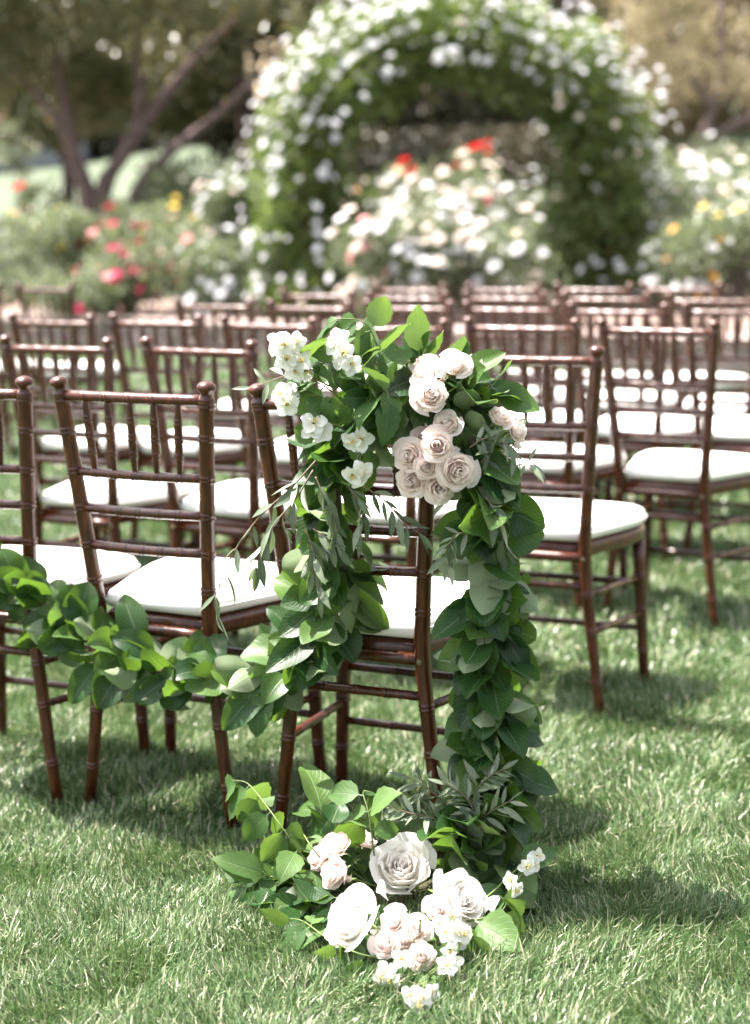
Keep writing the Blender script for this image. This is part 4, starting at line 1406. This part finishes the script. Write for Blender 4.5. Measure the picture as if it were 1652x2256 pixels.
bush(1540, 490, 17.0, 1.5, 1.1, 'white rose bush to the right of the arch, near the right edge', ['white', 'ivory'], [4, 2], 170, topbias=0)
bush(1570, 580, 15.4, 1.0, .8, 'golden rose bush low at the right of the arch', ['gold', 'yellow', 'apricot', 'white'], [2, 1, 2, 8], 40, .048)
bush(1620, 560, 15.0, 1.0, .9, 'rose bush with mixed white and golden blooms at the right edge', ['gold', 'white', 'yellow'], [1, 5, 1], 44, .05)
bush(1500, 385, 20.0, 1.6, .8, 'pale rose bush beyond the right arch leg', ['white', 'ivory'], [1, 1], 45)
bush(530, 470, 17.2, .7, 1.0, 'loose white rose shrub growing left of the arch', ['white', 'ivory'], [1, 1], 45)
bush(510, 590, 16.4, 1.0, .75, 'white rose bush at the left foot of the arch', ['white', 'ivory'], [4, 1], 48, .06, topbias=0)
bush(320, 575, 16.9, 1.4, .75, 'pink rose bush below the trees', ['pink', 'crimson', 'blush'], [6, 3, 3], 52, .068, topbias=.1)
bush(215, 560, 17.9, .9, .9, 'grey-leaved rose bush with deep red buds left of the pink one', ['crimson', 'blush', 'red'], [2, 2, 1], 14)
bush(190, 625, 17.0, 1.0, .5, 'low pale-leaved rose bush at the stone edging on the left', ['crimson', 'blush', 'ivory'], [1, 1, 1], 10)
bush(60, 560, 18.2, 1.2, 1.0, 'golden rose bush at the left edge of the bed', ['gold', 'apricot', 'yellow', 'ivory'], [2, 2, 2, 3], 14, .045)
bush(90, 450, 19.5, .45, .5, 'single tall red rose standing over the golden bush', ['red'], None, 2, .07, leafn=500)
bush(415, 530, 18.2, 1.0, .7, 'yellow rose bush between the trees and the arch', ['yellow', 'gold'], [2, 1], 9, .06)
bush(455, 445, 21.5, 1.7, .95, 'pale green shrub on the far lawn left of the arch', ['ivory'], None, 6, leafn=3000, lsize=.09)
bush(330, 520, 19.6, 1.2, .6, 'light green shrub at the foot of the multi-stemmed tree', ['yellow'], None, 3, leafn=2000)
bush(40, 330, 24.5, .5, .9, 'thin pinkish flower stalk shrub at the far left', ['ivory', 'blush'], [2, 1], 6, .045, leafn=400)

# --- trees
def tree(name, label, base, limbs, clusters, mat, lsize, nleaf, trunk_r=.13, group='trees behind the rose garden', cat='tree', shell=.35):
    """limbs: lists of world points; clusters: (centre, radius)"""
    root = empty(name, base)
    tag(root, label, cat, group)
    for pts, r in limbs:
        P = spline([rel(root, p) for p in pts], 16)
        V, F = tube(P, [r * (1 - .68 * i / 15) + .008 * math.sin(i * 2.1) for i in range(16)], 9)
        link('trunk' if r >= trunk_r * .99 else 'limb', mesh_py('limb', V, F), root, M_BARK)
    tot = sum(r ** 2 for _, r in clusters)
    C = [ball(max(40, int(nleaf * r * r / tot)), rel(root, c), (r, r, r * .75), shell) for c, r in clusters]
    cloud_obj('crown', np.concatenate(C), lsize, mat, root, up=.5, aspect=.5)
    return root

# multi-stemmed tree, left
YT = 21.5
def T_(u, v, dy=0): return at(u, v, YT + dy)
b0 = T_(212, 500); b0.z = terr(b0.x, YT)
cl = []
for k in range(90):
    u = random.uniform(-180, 740)
    v = random.uniform(-330, 270)
    if v > 250 - .0009 * (u - 250) ** 2 * .6 - (60 if u > 450 else 0): v = random.uniform(-200, 120)
    dy = random.uniform(-1.5, 1.8)
    if 110 < u < 520 and v > 60: dy = random.uniform(1.2, 2.2)
    cl.append((T_(u, v, dy), random.uniform(.42, .8)))
tree('garden_tree', 'spreading multi-stemmed tree with dark olive crown at upper left', b0, [
    ([b0, T_(195, 440), T_(165, 350), T_(150, 270), T_(120, 120)], .15),
    ([b0, T_(225, 430), T_(265, 350), T_(340, 240), T_(430, 130), T_(520, 40)], .13),
    ([b0 + Vector((.12, .1, 0)), T_(300, 430, .3), T_(360, 350, .3), T_(470, 260, .3), T_(580, 160, .3)], .11),
    ([T_(300, 300), T_(310, 200), T_(300, 100), T_(330, -20)], .07),
    ([T_(160, 320), T_(90, 220), T_(20, 140)], .07)], cl, M_TREELEAF, .12, 30000, .13)

YR = 25.0
def R2(u, v, dy=0): return at(u, v, YR + dy)
b1 = R2(1490, 420); b1.z = terr(b1.x, YR)
cl = []
for k in range(34):
    u = random.uniform(1340, 1760)
    v = random.uniform(-300, 250)
    cl.append((R2(u, v, random.uniform(-1.2, 1.6)), random.uniform(.35, .7)))
tree('dry_tree', 'thin-crowned tree with yellow-green leaves and leaning trunks at upper right', b1, [
    ([b1, R2(1520, 350), R2(1560, 270), R2(1590, 150), R2(1585, 0)], .12),
    ([b1, R2(1540, 330), R2(1620, 275), R2(1700, 240)], .12),
    ([R2(1570, 240), R2(1500, 130), R2(1460, 20)], .06)], cl, M_DRYLEAF, .085, 9000, .12)

def back_tree(u, v0, v1, y, w, label, mat, n=15000, lsize=.17, name='background_tree'):
    """tree standing further back whose crown spans v0..v1 in height"""
    c = at(u, (v0 + v1) / 2, y)
    gz_ = terr(c.x, y)
    zt, zb = at(u, v0, y).z, at(u, v1, y).z
    base = Vector((c.x, y, gz_))
    cl = []
    for k in range(30):
        q = random.random()
        cl.append((Vector((c.x + random.uniform(-.5, .5) * w * (1 - .35 * abs(q - .4)), y + random.uniform(-.35, .35) * w, zb + (zt - zb) * q)), random.uniform(.16, .26) * w))
    lim = [([base, Vector((c.x + .1, y, (gz_ + zb) / 2)), Vector((c.x - .1, y, zb + (zt - zb) * .6))], .17)]
    for k in range(3):
        a = random.uniform(0, 6)
        lim.append(([Vector((c.x, y, gz_ + (zb - gz_) * .6)), Vector((c.x + math.cos(a) * w * .2, y + math.sin(a) * w * .2, zb + .3)), Vector((c.x + math.cos(a) * w * .4, y + math.sin(a) * w * .4, zb + (zt - zb) * .5))], .08))
    tree(name, label, base, lim, cl, mat, lsize, n, .17, shell=.3)

back_tree(120, -260, 260, 31, 5.0, 'dark tree beyond the far lawn at the left edge', M_HEDGE)
back_tree(520, -250, 230, 28, 4.2, 'brownish tree between the multi-stemmed tree and the arch', M_TREELEAF)
back_tree(700, -200, 330, 30, 3.8, 'dark tree just left of the arch top', M_HEDGE)
back_tree(900, -200, 400, 26, 3.2, 'dark tree filling the left of the arch opening', M_HEDGE)
back_tree(1100, -200, 400, 27, 3.4, 'dark tree filling the right of the arch opening', M_HEDGE)
back_tree(1290, -180, 330, 29, 3.2, 'olive tree behind the right shoulder of the arch', M_TREELEAF, 9000)
back_tree(1420, -300, 220, 34, 3.4, 'tan and yellow tree on the slope right of the arch', M_DRYLEAF)
back_tree(1640, -260, 330, 32, 3.6, 'dry yellow-green tree on the slope at the right edge', M_DRYLEAF)
back_tree(-120, -260, 300, 27, 3.6, 'olive tree beside the left edge of the picture', M_TREELEAF)

def hedge(u0, u1, v0, y, label, mat, n=9000, lsize=.11):
    a, b = at(u0, v0, y), at(u1, v0, y)
    gz_ = min(terr(a.x, y), terr(b.x, y))
    root = empty('hedge', ((a.x + b.x) / 2, y, gz_))
    tag(root, label, 'hedge', 'clipped hedges behind the rose garden')
    h = a.z - gz_
    C = np.stack([RNG.uniform(-.5, .5, n) * (b.x - a.x), RNG.normal(0, .35, n), h * RNG.random(n) ** .8 + .12 * np.sin(RNG.uniform(0, 60, n))], 1)
    cloud_obj('foliage', C, lsize, mat, root, up=.4)
    V, F = [], []
    k = int((b.x - a.x) / .8)
    for i in range(k):
        x = (i + .5) / k * (b.x - a.x) - (b.x - a.x) / 2
        V, F = tube([(x, 0, 0), (x + .05, 0, h * .5), (x, 0, h * .85)], [.03, .025, .01], 5)
        link('stem', mesh_py('hedge_stem', V, F), root, M_BARK)
hedge(760, 1330, 300, 22.5, 'tall dark hedge seen through the arch', M_HEDGE, 9000)
hedge(520, 800, 330, 25.0, 'dark hedge left of the arch on the far lawn', M_HEDGE, 5000)

hedge(-160, 560, 170, 43.0, 'dark hedge running behind the low building at the left', M_HEDGE, 16000, .2)
hedge(1300, 1720, 345, 30.0, 'olive hedge on the slope right of the arch', M_TREELEAF, 7000, .14)

# far left: grey wall of a building beyond the lawn
M_PLASTER = simple_mat('grey_plaster', (.22, .23, .27), (.30, .31, .35), 3, .9, .2, .01)
M_ROOF = simple_mat('dark_roof', (.09, .075, .075), (.14, .12, .12), 8, .9, .3, .02)
p0, p1 = at(-200, 385, 42), at(190, 385, 42)
gz_ = terr((p0.x + p1.x) / 2, 42)
shed = empty('low_building', ((p0.x + p1.x) / 2, 43.5, gz_))
tag(shed, 'low grey building under the dark crown at far left', 'building')
w_ = (p1.x - p0.x) / 2
zt = at(0, 306, 42).z - gz_
def box(x0, x1, y0, y1, z0, z1):
    V = [(x0, y0, z0), (x1, y0, z0), (x1, y1, z0), (x0, y1, z0), (x0, y0, z1), (x1, y0, z1), (x1, y1, z1), (x0, y1, z1)]
    return V, [(0, 3, 2, 1), (4, 5, 6, 7), (0, 1, 5, 4), (1, 2, 6, 5), (2, 3, 7, 6), (3, 0, 4, 7)]
V, F = box(-w_, w_, -1.5, 1.5, -1.2, zt)
link('wall', mesh_py('wall', V, F, False), shed, M_PLASTER)
V = [(-w_ - .2, -1.8, zt), (w_ + .2, -1.8, zt), (w_ + .2, 1.8, zt), (-w_ - .2, 1.8, zt), (-w_ - .2, 0, zt + .7), (w_ + .2, 0, zt + .7)]
link('roof', mesh_py('roof', V, [(0, 1, 5, 4), (2, 3, 4, 5), (0, 4, 3), (1, 2, 5), (0, 3, 2, 1)], False), shed, M_ROOF)
print('objects', len(bpy.data.objects))
